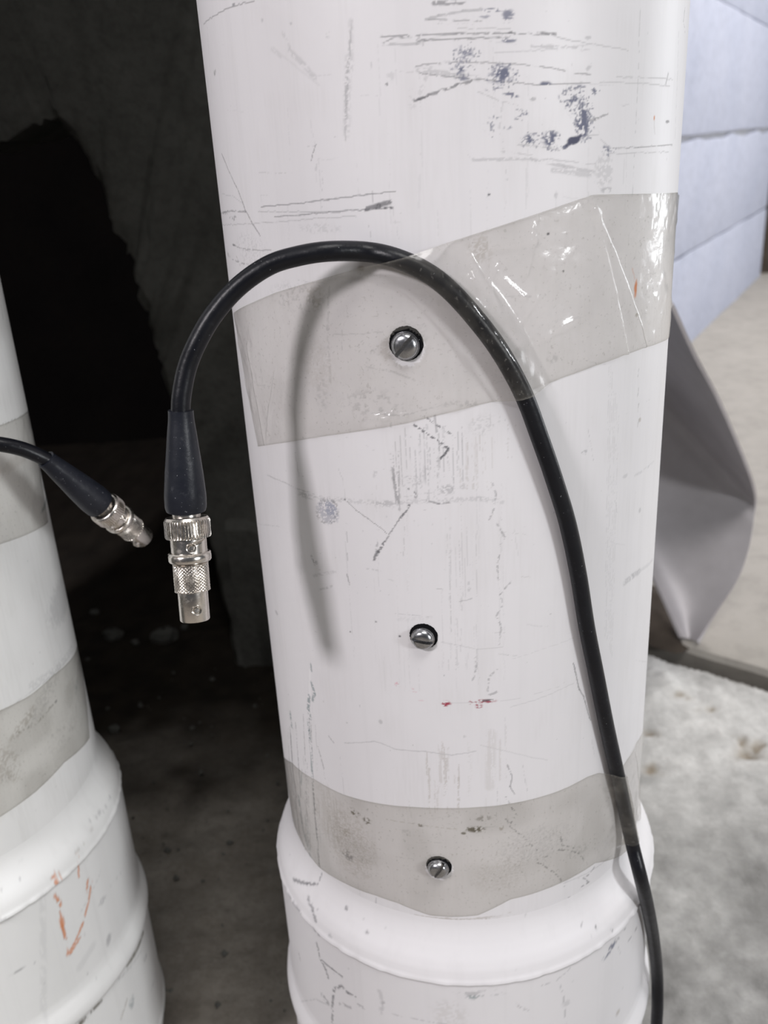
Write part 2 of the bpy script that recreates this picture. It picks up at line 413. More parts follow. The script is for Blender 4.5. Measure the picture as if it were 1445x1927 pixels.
for px, py, r in ((212, 1196, .013), (310, 1198, .016), (178, 1152, .006), (255, 1208, .005), (347, 1180, .005), (215, 1372, .006)):
    q_ = on_floor(px, py, .004); sb = MB(); a_ = np.linspace(0, 2*np.pi, 9, endpoint=False)
    sb.grid(np.array([q_ + np.column_stack([np.cos(a_) * r * f * rng.uniform(.7, 1.2, 9), np.sin(a_) * r * f * .8 * rng.uniform(.7, 1.2, 9), np.full(9, r * h)]) for f, h in ((.8, -.5), (1, .1), (.8, .5), (.15, .65))]), True)
    sb.build('stone', M_DARKWALL, floor, smooth=False)
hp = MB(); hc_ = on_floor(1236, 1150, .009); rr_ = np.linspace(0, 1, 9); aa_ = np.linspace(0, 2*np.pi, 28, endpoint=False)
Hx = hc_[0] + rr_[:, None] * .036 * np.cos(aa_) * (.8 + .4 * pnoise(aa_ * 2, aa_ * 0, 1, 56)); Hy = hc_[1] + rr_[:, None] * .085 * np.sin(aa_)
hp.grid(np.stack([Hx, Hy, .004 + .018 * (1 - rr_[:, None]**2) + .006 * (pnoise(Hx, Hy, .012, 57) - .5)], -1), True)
shade_heap = hp.build('shade_mound', M_POST, floor); shade_heap['kind'] = 'stuff'  # dark mound added in place of the shade beside the metal sheet
# loose crumbs on the dirty floor
gr = MB()
for k in range(150):
    px = random.uniform(150, 560); py = random.uniform(1230, 1925)
    p = on_floor(px, py)
    if np.hypot(*(p[:2] - A1)) < .10 or np.hypot(*(p[:2] - A2)) < .10: continue
    r = random.choice([.0008, .001, .0013, .002, .003])
    ico = np.array([[1,0,0],[-1,0,0],[0,1,0],[0,-1,0],[0,0,1],[0,0,-1]], float) * (r * rng.uniform(.6, 1.3, (6, 1)))
    gr.add(ico + p + np.array([0, 0, r * .6]), [np.array([[0,2,4],[2,1,4],[1,3,4],[3,0,4],[2,0,5],[1,2,5],[3,1,5],[0,3,5]])])
crumbs = gr.build('floor_crumbs', M_DARKWALL, floor, smooth=False); crumbs['kind'] = 'stuff'

# ------------------------------------------------------------------ wear painting on pipes
K = (.09, .09, .10); BL = (.12, .13, .19); GY = (.30, .30, .31); BR = (.30, .26, .21); RED = (.30, .02, .05); PK = (.62, .30, .36); OR = (.62, .22, .08); OL = (.10, .085, .05); GN = (.20, .25, .26)
class Wear:
    """colour + opacity on a (rows z, columns theta) grid, in metres along the surface"""
    def __init__(s, A, R, th, z, seed):
        s.A, s.R, s.th, s.z = A, R, th, z
        s.sx = th * R
        s.sh = (len(z), len(th))
        s.c = np.zeros(s.sh + (3,), np.float32); s.c[:] = GY; s.a = np.zeros(s.sh, np.float32)
        ax = abs(th[1] - th[0]) * R; az = abs(z[1] - z[0])
        mm = lambda v, h: (max(1.2, v / 1000 / az), max(1.2, h / 1000 / ax))
        s.g = {'iso': vnoise(s.sh, mm(.8, .8), seed), 'fine': vnoise(s.sh, mm(.4, .5), seed + 1), 'h': vnoise(s.sh, mm(.45, 4), seed + 2),
               'v': vnoise(s.sh, mm(7, .5), seed + 3), 'spot': vnoise(s.sh, mm(1.3, 1.1), seed + 4), 'soft': vnoise(s.sh, mm(12, 9), seed + 5), 'none': np.ones(s.sh)}
        for k in s.g:
            if k == 'none': continue
            s.q = getattr(s, 'q', {}); q = s.g[k] * .6 + s.g['fine'] * .4; ss = np.sort(q.ravel()[::7]); s.q[k] = (np.searchsorted(ss, q.ravel()) / len(ss)).reshape(s.sh)
    def uv(s, p):
        th, z = tz(p[0], p[1], s.A, s.R); return th * s.R, z
    def win(s, x0, x1, z0, z1):
        i = np.where((s.sx >= x0) & (s.sx <= x1))[0]; j = np.where((s.z >= z0) & (s.z <= z1))[0]
        return (slice(j[0], j[-1] + 1), slice(i[0], i[-1] + 1)) if len(i) and len(j) else None
    def comp(s, w, al, col):
        a0 = s.a[w]; c0 = s.c[w]; out = a0 + al * (1 - a0)
        k = (al / np.maximum(out, 1e-6))[..., None]
        s.c[w] = c0 * (1 - k) + np.array(col, np.float32) * k; s.a[w] = out
    def grain(s, w, g, cov):
        """cov = fraction left after breaking up with grain"""
        if g == 'none': return 1.0
        return sstep(1 - cov - .14, 1 - cov + .14, s.q[g][w])
    def line(s, pts, wpx=2, a=.5, col=K, g='none', cov=.6, soft=.45):
        P = np.array([s.uv(p) for p in pts])
        t = np.linalg.norm(on_cyl(pts[0][0], pts[0][1], s.A, s.R) - CAM); hw = wpx * t / F / 2
        for p, q in zip(P[:-1], P[1:]):
            m = hw * 2 + .0006
            w = s.win(min(p[0], q[0]) - m, max(p[0], q[0]) + m, min(p[1], q[1]) - m, max(p[1], q[1]) + m)
            if w is None: continue
            xx = s.sx[w[1]][None] + (.0003 * (s.g['iso'][w] - .5)); zz = s.z[w[0]][:, None] + (.0003 * (s.g['spot'][w] - .5))
            dx, dz = q - p; L = dx*dx + dz*dz + 1e-12
            u = np.clip(((xx - p[0]) * dx + (zz - p[1]) * dz) / L, 0, 1)
            d = np.hypot(xx - p[0] - u * dx, zz - p[1] - u * dz)
            al = a * sstep(hw * (1 + soft), hw * (1 - soft), d) * s.grain(w, g, min(1, cov + .15))
            # overlapping joints of one stroke: do not add up
            al = np.where(s.a[w] > al, al * .3, al)
            s.comp(w, al, col)
    def blob(s, cx, cy, rx, ry, a=.5, col=K, g='iso', cov=.5, rot=0, hard=.5):
        x0, z0 = s.uv((cx, cy)); x1, _ = s.uv((cx + max(rx, 2), cy)); _, z1 = s.uv((cx, cy + max(ry, 2)))
        ax = max(abs(x1 - x0), .0005); az = max(abs(z1 - z0), .0005); m = max(ax, az) * 1.3
        w = s.win(x0 - m, x0 + m, z0 - m, z0 + m)
        if w is None: return
        xx = s.sx[w[1]][None] - x0; zz = s.z[w[0]][:, None] - z0; c, sn = math.cos(rot), math.sin(rot)
        d = np.hypot((xx * c + zz * sn) / ax, (-xx * sn + zz * c) / az) + .35 * (s.g['spot'][w] - .5)
        s.comp(w, a * sstep(1.0, 1 - hard, d) * s.grain(w, g, cov), col)
    def dots(s, cx, cy, rx, ry, n, size=(1.0, 2.4), a=.85, col=BL, bias=1.0):
        for _ in range(n):
            r = rng.random() ** bias; t_ = rng.uniform(0, 2*np.pi); z_ = rng.uniform(*size)
            s.line([(cx + rx * r * math.cos(t_), cy + ry * r * math.sin(t_)), (cx + rx * r * math.cos(t_) + rng.uniform(-1.2, 1.2), cy + ry * r * math.sin(t_) + rng.uniform(-1.5, 1.5))], z_ * 1.3, a * rng.uniform(.5, 1), col)
    def colors(s):
        return np.concatenate([s.c, np.clip(s.a, 0, .96)[..., None]], -1)

def lathe_pipe(name, A, th_f, rz, mat, parent, wear=None, rowsel=None, rmod=None):
    """rz: list of (r, z) rows; th_f: closed list of angles; wear colours are laid on matching rows / columns"""
    rz = np.array(rz); th = np.asarray(th_f)
    rr = np.repeat(rz[:, 0][:, None], len(th), 1)
    if rmod is not None: rr = rr + rmod(th[None], rz[:, 1][:, None])
    V = np.stack([A[0] + rr * np.sin(th)[None], A[1] - rr * np.cos(th)[None], np.repeat(rz[:, 1][:, None], len(th), 1)], -1)
    me = mesh_np(name, V, [quads(len(rz), len(th), True)], flip=True)
    col = np.zeros(V.shape[:2] + (4,), np.float32)
    if wear is not None:
        c = wear.colors(); col[rowsel[0]:rowsel[0] + c.shape[0], :c.shape[1]] = c
    ca = me.color_attributes.new('wear', 'FLOAT_COLOR', 'POINT'); ca.data.foreach_set('color', col.ravel())
    return link(name, me, mat, parent)

def columns(fine0, fine1, step):
    f = np.arange(fine0, fine1, step); c = np.arange(f[-1] + .08, fine0 + 2 * math.pi - .04, .08)
    return f, np.concatenate([f, c])

def socket_profile(step):
    pts = [(RP - .0006, .2440), (RP - .0001, .2412), (RP + .00008, .2396), (RP + .0002, .2380), (RP + .0006, .2360), (RP + .0013, .2335), (RP + .0024, .2305), (RP + .0039, .2272), (RP + .0055, .2240), (RP + .0068, .2208), (RP + .0075, .2180), (RP + .0078, .2165), (RP + .0084, .2155), (RP + .0082, .2149), (RB, .2142), (RB, .153), (RB + .0005, .1492), (RB + .0017, .1455), (RB + .0027, .1420), (RB + .0031, .1385), (RB + .0026, .1360), (RB + .0006, .1346), (RB + .0010, .1325), (RB + .0010, .066), (RB + .0020, .0645), (RB + .0006, .062), (RB - .001, .050), (RB - .005, .030), (RB - .009, .012), (RB - .010, -.02)]
    out = [pts[0]]
    for a, b in zip(pts[:-1], pts[1:]):
        d = math.hypot(b[0] - a[0], b[1] - a[1]); n = max(1, int(d / step))
        out += [(a[0] + (b[0] - a[0]) * k / n, a[1] + (b[1] - a[1]) * k / n) for k in range(1, n + 1)]
    return out

# ---------------------------------------------- near pipe
pipe = thing('plastic_pipe', (A1[0], A1[1], 0), 'large scuffed white plastic pipe in the middle, with three slotted screws and a taped cable', 'pipe', 'white plastic pipes')
f1, cols1 = columns(-1.42, 1.42, .0052)
zf = np.arange(.568, .2345, -.00034)
W = Wear(A1, RP, f1, zf, 100)
def vstreaks(Wr, x0, x1, y0, y1, a, col, n, wpx=2, cov=.5):
    for _ in range(n):
        x = random.uniform(x0, x1); a0 = random.uniform(y0, y1); a1 = min(y1, a0 + random.uniform(.2, .7) * (y1 - y0))
        k = .05 * (950 - x) / 450
        Wr.line([(x, a0), (x + (a1 - a0) * k, a1)], random.uniform(.7, 1.4) * wpx, a * random.uniform(.5, 1), col, 'v', cov)
# overall faint grime
w_all = (slice(0, W.sh[0]), slice(0, W.sh[1]))
W.comp(w_all, .10 * sstep(.45, .95, W.g['soft'] * .6 + W.g['v'] * .4), (.45, .43, .41))
W.comp(w_all, .5 * sstep(.90, .965, W.g['iso'] * .45 + W.g['spot'] * .55), GY)
# top scuffs
L = W.line; B = W.blob
L([(717, 70), (780, 66), (860, 64), (930, 62), (1040, 65)], 3, .6, K, 'h', .65); L([(1040, 65), (1060, 74), (1120, 84), (1182, 95)], 2, .4, GY)
L([(720, 83), (735, 73), (790, 70)], 2, .5, K, 'h', .6); L([(720, 83), (785, 83), (800, 76)], 4, .5, GY, 'h', .6); L([(785, 76), (860, 74), (960, 69)], 2.5, .65, K, 'h', .7)
L([(802, 36), (825, 29), (870, 22), (905, 17)], 4, .55, GY, 'h', .7); L([(800, 36), (860, 38), (905, 39)], 2.5, .5, K, 'h', .6)
L([(816, 7), (872, 4)], 7, .6, K, 'h', .45); L([(820, 44), (890, 45)], 2, .35, GY, 'h', .5)
B(925, 19, 24, 5, .85, BL, 'h', .6); B(912, 31, 14, 3, .6, BL, 'h', .5); B(957, 30, 15, 17, .8, BL, 'h', .55); B(957, 76, 16, 6, .8, BL, 'h', .6); B(965, 62, 14, 3, .7, K, 'h', .5)
L([(860, 53), (960, 54)], 2, .4, GY, 'h', .6); L([(1010, 62), (1046, 64)], 4, .5, K, 'h', .5); L([(1000, 86), (1090, 90)], 5, .4, GY, 'h', .5); B(1100, 90, 14, 7, .35, GY, 'h', .5); B(1106, 71, 8, 5, .4, GY, 'h', .5)
L([(930, 100), (990, 96), (1050, 92)], 2, .35, GY)
L([(782, 124), (860, 116), (980, 121), (1063, 132)], 2.5, .5, K, 'h', .7); L([(783, 132), (850, 140), (900, 148)], 9, .4, GY, 'h', .5)
L([(790, 138), (850, 145), (930, 152), (1010, 160), (1110, 156)], 2.5, .5, K, 'h', .6); L([(1128, 154), (1260, 162)], 2, .4, GY); L([(1160, 145), (1266, 149)], 1.8, .4, GY)
L([(780, 190), (805, 180), (830, 171), (860, 160), (888, 152)], 5, .65, K, 'iso', .5); L([(782, 190), (800, 183)], 4, .7, K)
L([(812, 125), (800, 150), (790, 175)], 6, .25, GY, 'iso', .5)
for x, y, rx, ry, a, c in [(942, 142, 32, 24, .85, .42), (868, 128, 16, 14, .6, .4), (875, 100, 26, 22, .5, .32), (925, 168, 20, 6, .5, .5), (870, 148, 18, 7, .7, .5), (1095, 225, 17, 40, 1.0, .62), (1100, 240, 12, 30, 1.0, .55), (945, 138, 20, 16, 1.0, .5), (1118, 171, 9, 6, .8, .5), (1036, 262, 20, 22, 1.0, .58), (998, 262, 22, 14, .95, .52), (920, 235, 14, 18, .7, .3), (980, 216, 14, 10, .7, .4), (1060, 178, 14, 18, .6, .4), (1085, 200, 22, 30, .5, .35), (1140, 278, 12, 8, .7, .4), (1150, 290, 18, 5, .4, .5), (955, 240, 12, 5, .7, .45)]:
    B(x, y, rx, ry, a, BL, 'spot', c, 0, .6)
for x, y, rx, ry, n in [(945, 142, 32, 26, 130), (1100, 225, 20, 46, 190), (1036, 264, 22, 22, 60), (998, 262, 24, 16, 40), (868, 130, 26, 20, 60), (875, 98, 30, 24, 70), (925, 235, 18, 22, 18), (1118, 171, 10, 7, 16), (1080, 185, 26, 26, 60), (1145, 282, 16, 12, 18), (980, 216, 16, 12, 22)]:
    W.dots(x, y, rx, ry, n)
W.dots(700, 660, 250, 110, 260, (.8, 1.6), .45, GY); W.dots(1050, 560, 200, 110, 120, (.8, 1.6), .4, GY); W.dots(850, 1610, 300, 80, 160, (.8, 1.8), .4, BR); W.dots(820, 900, 250, 260, 120, (.8, 1.8), .4, GY)
B(1027, 159, 13, 8, .9, BL, 'h', .6); B(962, 178, 18, 9, .85, BL, 'h', .5, -.3); B(1085, 166, 20, 8, .75, BL, 'h', .55); B(1078, 190, 20, 5, .85, BL, 'h', .55); B(1076, 203, 14, 5, .8, BL, 'h', .6); B(1003, 186, 8, 5, .6, GY, 'h', .6)
B(1080, 264, 15, 9, .95, (.05, .055, .10), 'none', 1, 0, .35); B(1063, 277, 6, 5, .9, BL, 'none', 1); L([(1065, 275), (1080, 265), (1092, 256)], 6, .9, (.05, .055, .10))
L([(890, 301), (940, 300), (1000, 299)], 5, .4, GY, 'h', .6); L([(1000, 300), (1060, 313), (1118, 324)], 6, .4, GY, 'h', .5); L([(1040, 320), (1110, 330)], 8, .35, GY, 'h', .5); L([(1020, 298), (1120, 310)], 3, .35, GY, 'h', .5)
L([(975, 272), (1030, 277), (1052, 282)], 3, .45, GY, 'h', .6); L([(945, 285), (1000, 292)], 2.5, .35, GY, 'h', .6)
L([(1152, 279), (1200, 277), (1265, 272)], 2.2, .5, K, 'h', .8); L([(1145, 290), (1258, 286)], 1.8, .4, GY); L([(1105, 232), (1120, 225), (1146, 213)], 3.5, .45, K, 'iso', .5); L([(1110, 225), (1142, 216)], 2, .4, K)
L([(1082, 138), (1110, 140)], 3, .5, K, 'h', .6); L([(1105, 130), (1113, 122)], 5, .4, GY, 'iso', .5); L([(1100, 256), (1128, 252)], 4, .4, GY, 'h', .5); L([(1130, 262), (1150, 280)], 2, .4, GY)
L([(945, 195), (940, 240), (948, 285)], 4, .3, GY, 'iso', .4); L([(900, 172), (940, 190), (975, 198)], 2.5, .4, GY, 'iso', .6)
L([(1205, 0), (1201, 130), (1195, 280), (1190, 368)], 1.4, .4, GY); L([(1277, 60), (1275, 140), (1270, 260)], 1.4, .35, GY); L([(1289, 15), (1286, 40), (1289, 60)], 3, .5, K, 'iso', .5)
B(1137, 322, 18, 36, .3, GY, 'iso', .6, .1, .3); B(1142, 358, 12, 7, .5, GY, 'iso', .6); L([(1253, 157), (1257, 138)], 4, .5, GY); B(1231, 222, 2, 7, .8, OR, 'none', 1); L([(1231, 228), (1232, 252)], 3, .25, BR); B(1256, 229, 4, 4, .6, K, 'none', 1)
B(1046, 368, 5, 8, .4, GY, 'iso', .6); B(920, 366, 2, 2, .9, K, 'none', 1)
# left of the top
L([(383, 46), (400, 32), (425, 18), (455, 7), (478, 2)], 1.8, .6, K); L([(390, 50), (400, 200)], 1.5, .25, GY); B(404, 136, 3, 7, .6, K, 'iso', .6, .5); B(440, 8, 4, 2, .6, K, 'none', 1)
L([(532, 62), (545, 88)], 6, .22, GY, 'iso', .7); L([(545, 95), (570, 120), (592, 146)], 9, .3, GY, 'iso', .7); L([(512, 92), (528, 106)], 7, .2, GY, 'iso', .7); L([(515, 90), (600, 160)], 4, .12, GY)
for k in range(9): L([(662 - k * 1.5, 40 + k * 14), (658 - k, 90 + k * 22)], 3, .42, GY, 'v', .42)
L([(655, 110), (652, 250)], 14, .22, GY, 'fine', .45); L([(660, 40), (660, 130)], 10, .2, GY, 'fine', .45)
L([(594, 273), (589, 288), (585, 303)], 2, .6, K); L([(597, 300), (594, 320)], 4, .3, GY, 'iso', .6); L([(607, 320), (606, 372)], 1.5, .3, GY, 'v', .6)
B(615, 66, 10, 9, .35, GY, 'iso', .5); B(493, 38, 3, 5, .4, GY, 'none', 1); B(547, 44, 3, 2, .5, GY, 'none', 1); B(728, 158, 2, 2, .7, K, 'none', 1); B(735, 140, 10, 18, .25, GY, 'iso', .4)
B(775, 190, 10, 24, .22, GY, 'iso', .4)
L([(417, 288), (432, 325), (448, 358), (462, 396), (476, 422), (489, 443)], 2.4, .7, K, 'iso', .85); L([(418, 364), (440, 370), (455, 382)], 1.4, .35, GY)
L([(491, 389), (560, 383), (620, 375), (690, 366), (744, 360)], 2.2, .62, K, 'h', .85); L([(486, 398), (560, 398), (640, 400)], 1.8, .5, GY); L([(516, 408), (580, 403), (650, 397), (736, 391)], 2.2, .6, K, 'h', .85)
L([(685, 394), (712, 386), (734, 380)], 8, .75, K, 'spot', .45); L([(705, 391), (737, 391)], 5, .75, K, 'h', .6); L([(416, 423), (500, 419), (600, 411), (672, 407)], 1.6, .45, GY)
L([(416, 402), (432, 397), (462, 398)], 2.5, .55, K, 'h', .75); B(422, 401, 7, 4, .7, K, 'iso', .6); B(437, 412, 7, 6, .55, K, 'iso', .4); B(442, 408, 3, 3, .5, K, 'none', 1)
L([(438, 461), (465, 470), (510, 471)], 2, .45, K, 'iso', .7); B(440, 461, 4, 3, .7, K, 'none', 1); B(430, 480, 5, 6, .5, GY, 'iso', .5); L([(437, 488), (455, 495), (470, 499)], 3, .5, K, 'iso', .5); L([(445, 482), (452, 500)], 3, .4, K, 'iso', .5)
B(600, 430, 60, 12, .22, GY, 'fine', .3); B(470, 470, 40, 40, .22, GY, 'fine', .3); L([(735, 370), (750, 450)], 2, .2, GY, 'v', .6); L([(700, 360), (702, 385)], 1.8, .3, K)
vstreaks(W, 440, 1200, 60, 460, .18, GY, 26, 1.6)
L([(790, 330), (788, 390)], 5, .12, GY)
# between the tapes
L([(778, 799), (800, 814), (822, 828), (844, 844)], 4.5, .8, K, 'iso', .5); L([(844, 845), (835, 857), (822, 868)], 4, .9, K, 'iso', .75); L([(800, 784), (825, 802), (857, 822)], 4, .7, K, 'fine', .45); B(836, 842, 12, 14, .5, K, 'spot', .45); L([(818, 783), (826, 850)], 4, .4, K, 'v', .45)
for k in range(16): L([(735 + k * 9, 795 + (k * 37) % 50), (741 + k * 8.6, 880 + (k * 53) % 70)], 2.5, .40, GY, 'v', .5)
L([(737, 855), (741, 900), (748, 945)], 7, .5, K, 'v', .42); L([(749, 850), (752, 960)], 4, .35, K, 'v', .42); L([(803, 800), (806, 940)], 5, .3, GY, 'v', .45); L([(822, 860), (826, 930)], 5, .35, GY, 'v', .45)
B(840, 921, 18, 14, .5, GY, 'fine', .5); B(871, 915, 10, 8, .3, GY, 'fine', .45); L([(808, 944), (825, 948), (846, 946)], 3.5, .55, K, 'iso', .7); B(800, 893, 10, 20, .35, GY, 'v', .5); B(775, 905, 25, 14, .3, GY, 'fine', .4)
B(905, 800, 28, 24, .25, GY, 'fine', .4); B(930, 790, 18, 16, .2, GY, 'v', .4); vstreaks(W, 860, 960, 780, 920, .3, BR, 18, 2)
B(616, 962, 23, 26, .5, (.20, .21, .27), 'fine', .8, 0, .35); B(622, 957, 14, 16, .6, (.26, .28, .36), 'fine', .75, 0, .4)
for k in range(20):
    a_ = k / 20 * 6.283; B(616 + 20 * math.cos(a_), 962 + 22 * math.sin(a_), 4, 5, .6 * (.5 + .5 * ((k * 7) % 5) / 4), K, 'spot', .45)
L([(598, 975), (606, 955), (612, 945)], 3, .4, (.8, .75, .77))
L([(503, 894), (530, 905), (560, 920), (600, 932)], 3, .4, GY, 'h', .6); L([(565, 930), (640, 940), (740, 947), (800, 942), (900, 938), (945, 945)], 9, .28, GY, 'fine', .4)
B(575, 932, 22, 8, .4, GY, 'h', .4); B(725, 950, 30, 10, .3, GY, 'fine', .4)
B(649, 940, 3, 3, .8, K, 'none', 1); L([(652, 943), (670, 960), (692, 976), (712, 990), (728, 1004)], 1.6, .6, K)
L([(770, 951), (762, 964), (752, 976)], 4.5, .8, K, 'iso', .7); L([(754, 974), (740, 994), (724, 1020)], 3, .55, K, 'iso', .65); L([(724, 1020), (712, 1038), (703, 1053)], 6, .75, K, 'iso', .55); L([(775, 948), (785, 935)], 2, .3, GY); L([(710, 1022), (706, 1045)], 5, .35, K, 'iso', .45)
B(781, 931, 4, 9, .7, K, 'iso', .6, .2); B(769, 920, 3, 2, .6, K, 'none', 1); B(706, 890, 4, 12, .3, GY, 'iso', .6, -.4); L([(636, 880), (646, 905), (650, 940)], 1.5, .25, GY)
L([(651, 1000), (654, 1020)], 2, .4, GY); L([(652, 1040), (655, 1055)], 2.5, .4, GY); L([(653, 1080), (658, 1100)], 2.5, .5, K, 'iso', .7); L([(650, 1020), (668, 1250)], 2, .18, GY, 'v', .5)
L([(590, 1083), (630, 1076)], 6, .3, GY, 'fine', .5); L([(600, 1110), (626, 1103)], 4, .35, GY, 'iso', .5); L([(585, 1045), (595, 1068)], 6, .3, K, 'fine', .4); B(592, 1057, 8, 8, .35, K, 'spot', .4)
vstreaks(W, 830, 900, 960, 1260, .26, GY, 22, 2.2); vstreaks(W, 690, 960, 900, 1300, .14, GY, 20, 2)
for pts in ([(935, 985), (944, 1000), (951, 1012), (942, 1026), (940, 1046), (936, 1062), (938, 1090)], [(962, 1095), (950, 1107), (941, 1118), (946, 1138), (934, 1160), (944, 1180), (938, 1215)], [(925, 905), (934, 930), (928, 965), (920, 978)], [(893, 1230), (897, 1255), (890, 1280)], [(935, 1260), (920, 1275), (918, 1300)]):
    L(pts, 4, .36, K, 'iso', .25); L(pts, 1.4, .3, GY, 'iso', .45)
L([(750, 1165), (810, 1162)], 8, .12, GY, 'fine', .4); L([(865, 1132), (888, 1126)], 2.5, .45, GY, 'iso', .6); L([(822, 1108), (832, 1109)], 2, .5, GY); B(882, 1105, 5, 16, .35, GY, 'iso', .4)
L([(830, 1208), (860, 1214), (900, 1222), (945, 1218)], 1.8, .3, GY); B(659, 1189, 2, 2, .8, K, 'none', 1); B(707, 1170, 2, 2, .6, K, 'none', 1); B(752, 1197, 2, 2, .9, K, 'none', 1); B(520, 1153, 3, 4, .5, GY, 'none', 1)
B(700, 1072, 18, 3, .3, GY, 'fine', .4); B(735, 1092, 8, 2, .3, GY, 'fine', .5)
# red paint flecks
B(839, 1324, 13, 7, .95, RED, 'h', .5); B(906, 1321, 30, 6, .9, RED, 'h', .5); B(902, 1329, 10, 5, .9, RED, 'h', .5); B(916, 1318, 22, 3, .8, K, 'spot', .45); B(748, 1288, 7, 5, .6, PK, 'h', .55); B(778, 1299, 9, 4, .5, PK, 'h', .5, -.3); B(792, 1320, 8, 4, .35, PK, 'h', .45)
L([(920, 1308), (940, 1300)], 5, .4, K, 'spot', .4); L([(840, 1322), (980, 1314)], 1.5, .25, GY)
L([(1079, 1248), (1085, 1275), (1090, 1298), (1098, 1310), (1104, 1333), (1111, 1355)], 2.2, .75, K)
L([(960, 1330), (1010, 1316), (1080, 1285)], 1.6, .3, GY); L([(1005, 1306), (1060, 1290)], 1.3, .25, GY); L([(965, 1240), (1020, 1222), (1080, 1200)], 1.3, .2, GY)
L([(648, 1398), (705, 1395), (725, 1402), (745, 1410), (800, 1414), (850, 1421), (895, 1414)], 2, .42, GY); L([(905, 1402), (960, 1415), (1000, 1425), (1030, 1430)], 1.6, .3, GY); B(870, 1386, 10, 4, .35, GY, 'spot', .4); B(716, 1358, 4, 5, .45, GY, 'none', 1)
vstreaks(W, 800, 870, 1370, 1530, .35, BR, 16, 3); L([(925, 1380), (922, 1480)], 18, .16, BR, 'v', .6); vstreaks(W, 870, 960, 1350, 1540, .2, BR, 8, 2.5)
L([(955, 1440), (964, 1462), (960, 1480), (968, 1495)], 2.5, .5, K, 'iso', .6)
# right side smears
L([(1176, 1096), (1190, 1084), (1203, 1075)], 12, .42, GY, 'iso', .7); L([(1200, 1076), (1228, 1052)], 7, .2, GY); L([(1195, 895), (1230, 868)], 5, .25, GY, 'iso', .6); B(1176, 896, 6, 5, .3, GY, 'none', 1); B(1204, 960, 3, 6, .4, GY, 'none', 1); B(1100, 850, 9, 5, .55, GY, 'iso', .6)
for k in range(7): L([(1146 + k * 3, 660 + 20 * k), (1150 + k * 2.2 - 12, 1200 + 6 * k)], 1.4, .22, GY, 'v', .65)
for y in (695, 730, 760, 788): L([(1202, y), (1200, y + 14)], 3, .5, GY, 'iso', .7)
B(1204, 790, 3, 6, .5, BR, 'none', 1); B(1196, 543, 4, 20, .95, OR, 'none', 1, 0, .6); L([(1190, 505), (1194, 525)], 3, .35, OR); B(1198, 592, 3, 5, .6, BR, 'none', 1)
B(1060, 510, 3, 3, .9, K, 'none', 1); B(1031, 440, 4, 4, .9, K, 'none', 1)
# under the upper tape: grime
B(905, 470, 30, 40, .35, BR, 'fine', .6, .3, .8); B(1040, 675, 14, 10, .35, GY, 'iso', .7); B(975, 665, 18, 14, .25, GY, 'none', 1); B(600, 690, 40, 60, .12, BR, 'fine', .7); B(735, 660, 26, 30, .22, BR, 'fine', .7); B(590, 560, 20, 30, .3, BR, 'iso', .6); B(765, 640, 50, 50, .18, GY, 'fine', .5)
L([(620, 540), (616, 620), (622, 720)], 5, .3, GY, 'iso', .5); L([(625, 630), (680, 628), (720, 624)], 1.6, .35, GY); L([(690, 690), (740, 700), (780, 715)], 4, .3, GY, 'iso', .6); L([(700, 778), (760, 782), (830, 762)], 3, .35, GY, 'iso', .6); B(870, 760, 45, 8, .35, GY, 'iso', .45); B(640, 800, 6, 4, .5, K, 'spot', .5)
B(605, 740, 16, 50, .25, GY, 'spot', .35); B(700, 760, 90, 40, .3, GY, 'spot', .25); B(560, 560, 90, 40, .3, GY, 'spot', .22); B(680, 505, 8, 6, .5, BR, 'none', 1)
# lower left: long vertical scrapes
for pts, wd_, a in [([(584, 1250), (586, 1262)], 6, .7), ([(586, 1285), (592, 1305), (588, 1318)], 7, .7), ([(582, 1310), (580, 1335), (584, 1352)], 8, .75), ([(581, 1352), (583, 1400)], 4, .6), ([(546, 1340), (549, 1368)], 8, .7), ([(546, 1370), (551, 1450), (558, 1500)], 5, .6), ([(556, 1360), (562, 1440), (566, 1500)], 3.5, .5), ([(580, 1356), (586, 1420), (588, 1470)], 7, .7), ([(588, 1470), (594, 1540), (598, 1600), (602, 1640)], 5, .7), ([(562, 1500), (570, 1560), (584, 1610)], 8, .6), ([(568, 1450), (566, 1480), (572, 1520)], 6, .5), ([(556, 1500), (562, 1560), (576, 1604)], 5, .55), ([(598, 1405), (608, 1440), (612, 1465)], 3, .4), ([(545, 1430), (556, 1520)], 10, .3), ([(575, 1540), (588, 1640)], 9, .35), ([(640, 1420), (648, 1500)], 2, .2), ([(618, 1385), (628, 1398)], 3, .4)]:
    L(pts, wd_, a, GN if wd_ > 5 else K, 'v' if wd_ < 8 else 'iso', .5)
vstreaks(W, 540, 600, 1330, 1600, .5, K, 26, 2); L([(583, 1262), (583, 1310)], 7, .5, (.78, .77, .78))
# lower tape zone flecks
B(668, 1530, 14, 9, .85, OL, 'spot', .45, -.4); B(690, 1545, 10, 9, .8, OL, 'spot', .45); B(648, 1560, 14, 22, .4, BR, 'spot', .4); B(895, 1561, 26, 8, .95, OL, 'spot', .55); B(872, 1568, 6, 3, .8, OL, 'none', 1); B(790, 1553, 9, 4, .8, OL, 'spot', .5); L([(720, 1540), (790, 1552), (860, 1560)], 2, .35, BR, 'iso', .5); B(943, 1557, 5, 8, .6, BR, 'iso', .6); B(910, 1540, 22, 8, .5, OL, 'spot', .35)
B(660, 1590, 60, 70, .28, BR, 'fine', .55); B(620, 1530, 40, 60, .2, BR, 'v', .6); B(655, 1610, 16, 12, .5, K, 'spot', .4); B(765, 1565, 12, 10, .3, GY, 'iso', .5); B(1010, 1590, 80, 40, .2, GY, 'fine', .5); B(940, 1650, 60, 40, .15, BR, 'fine', .5)
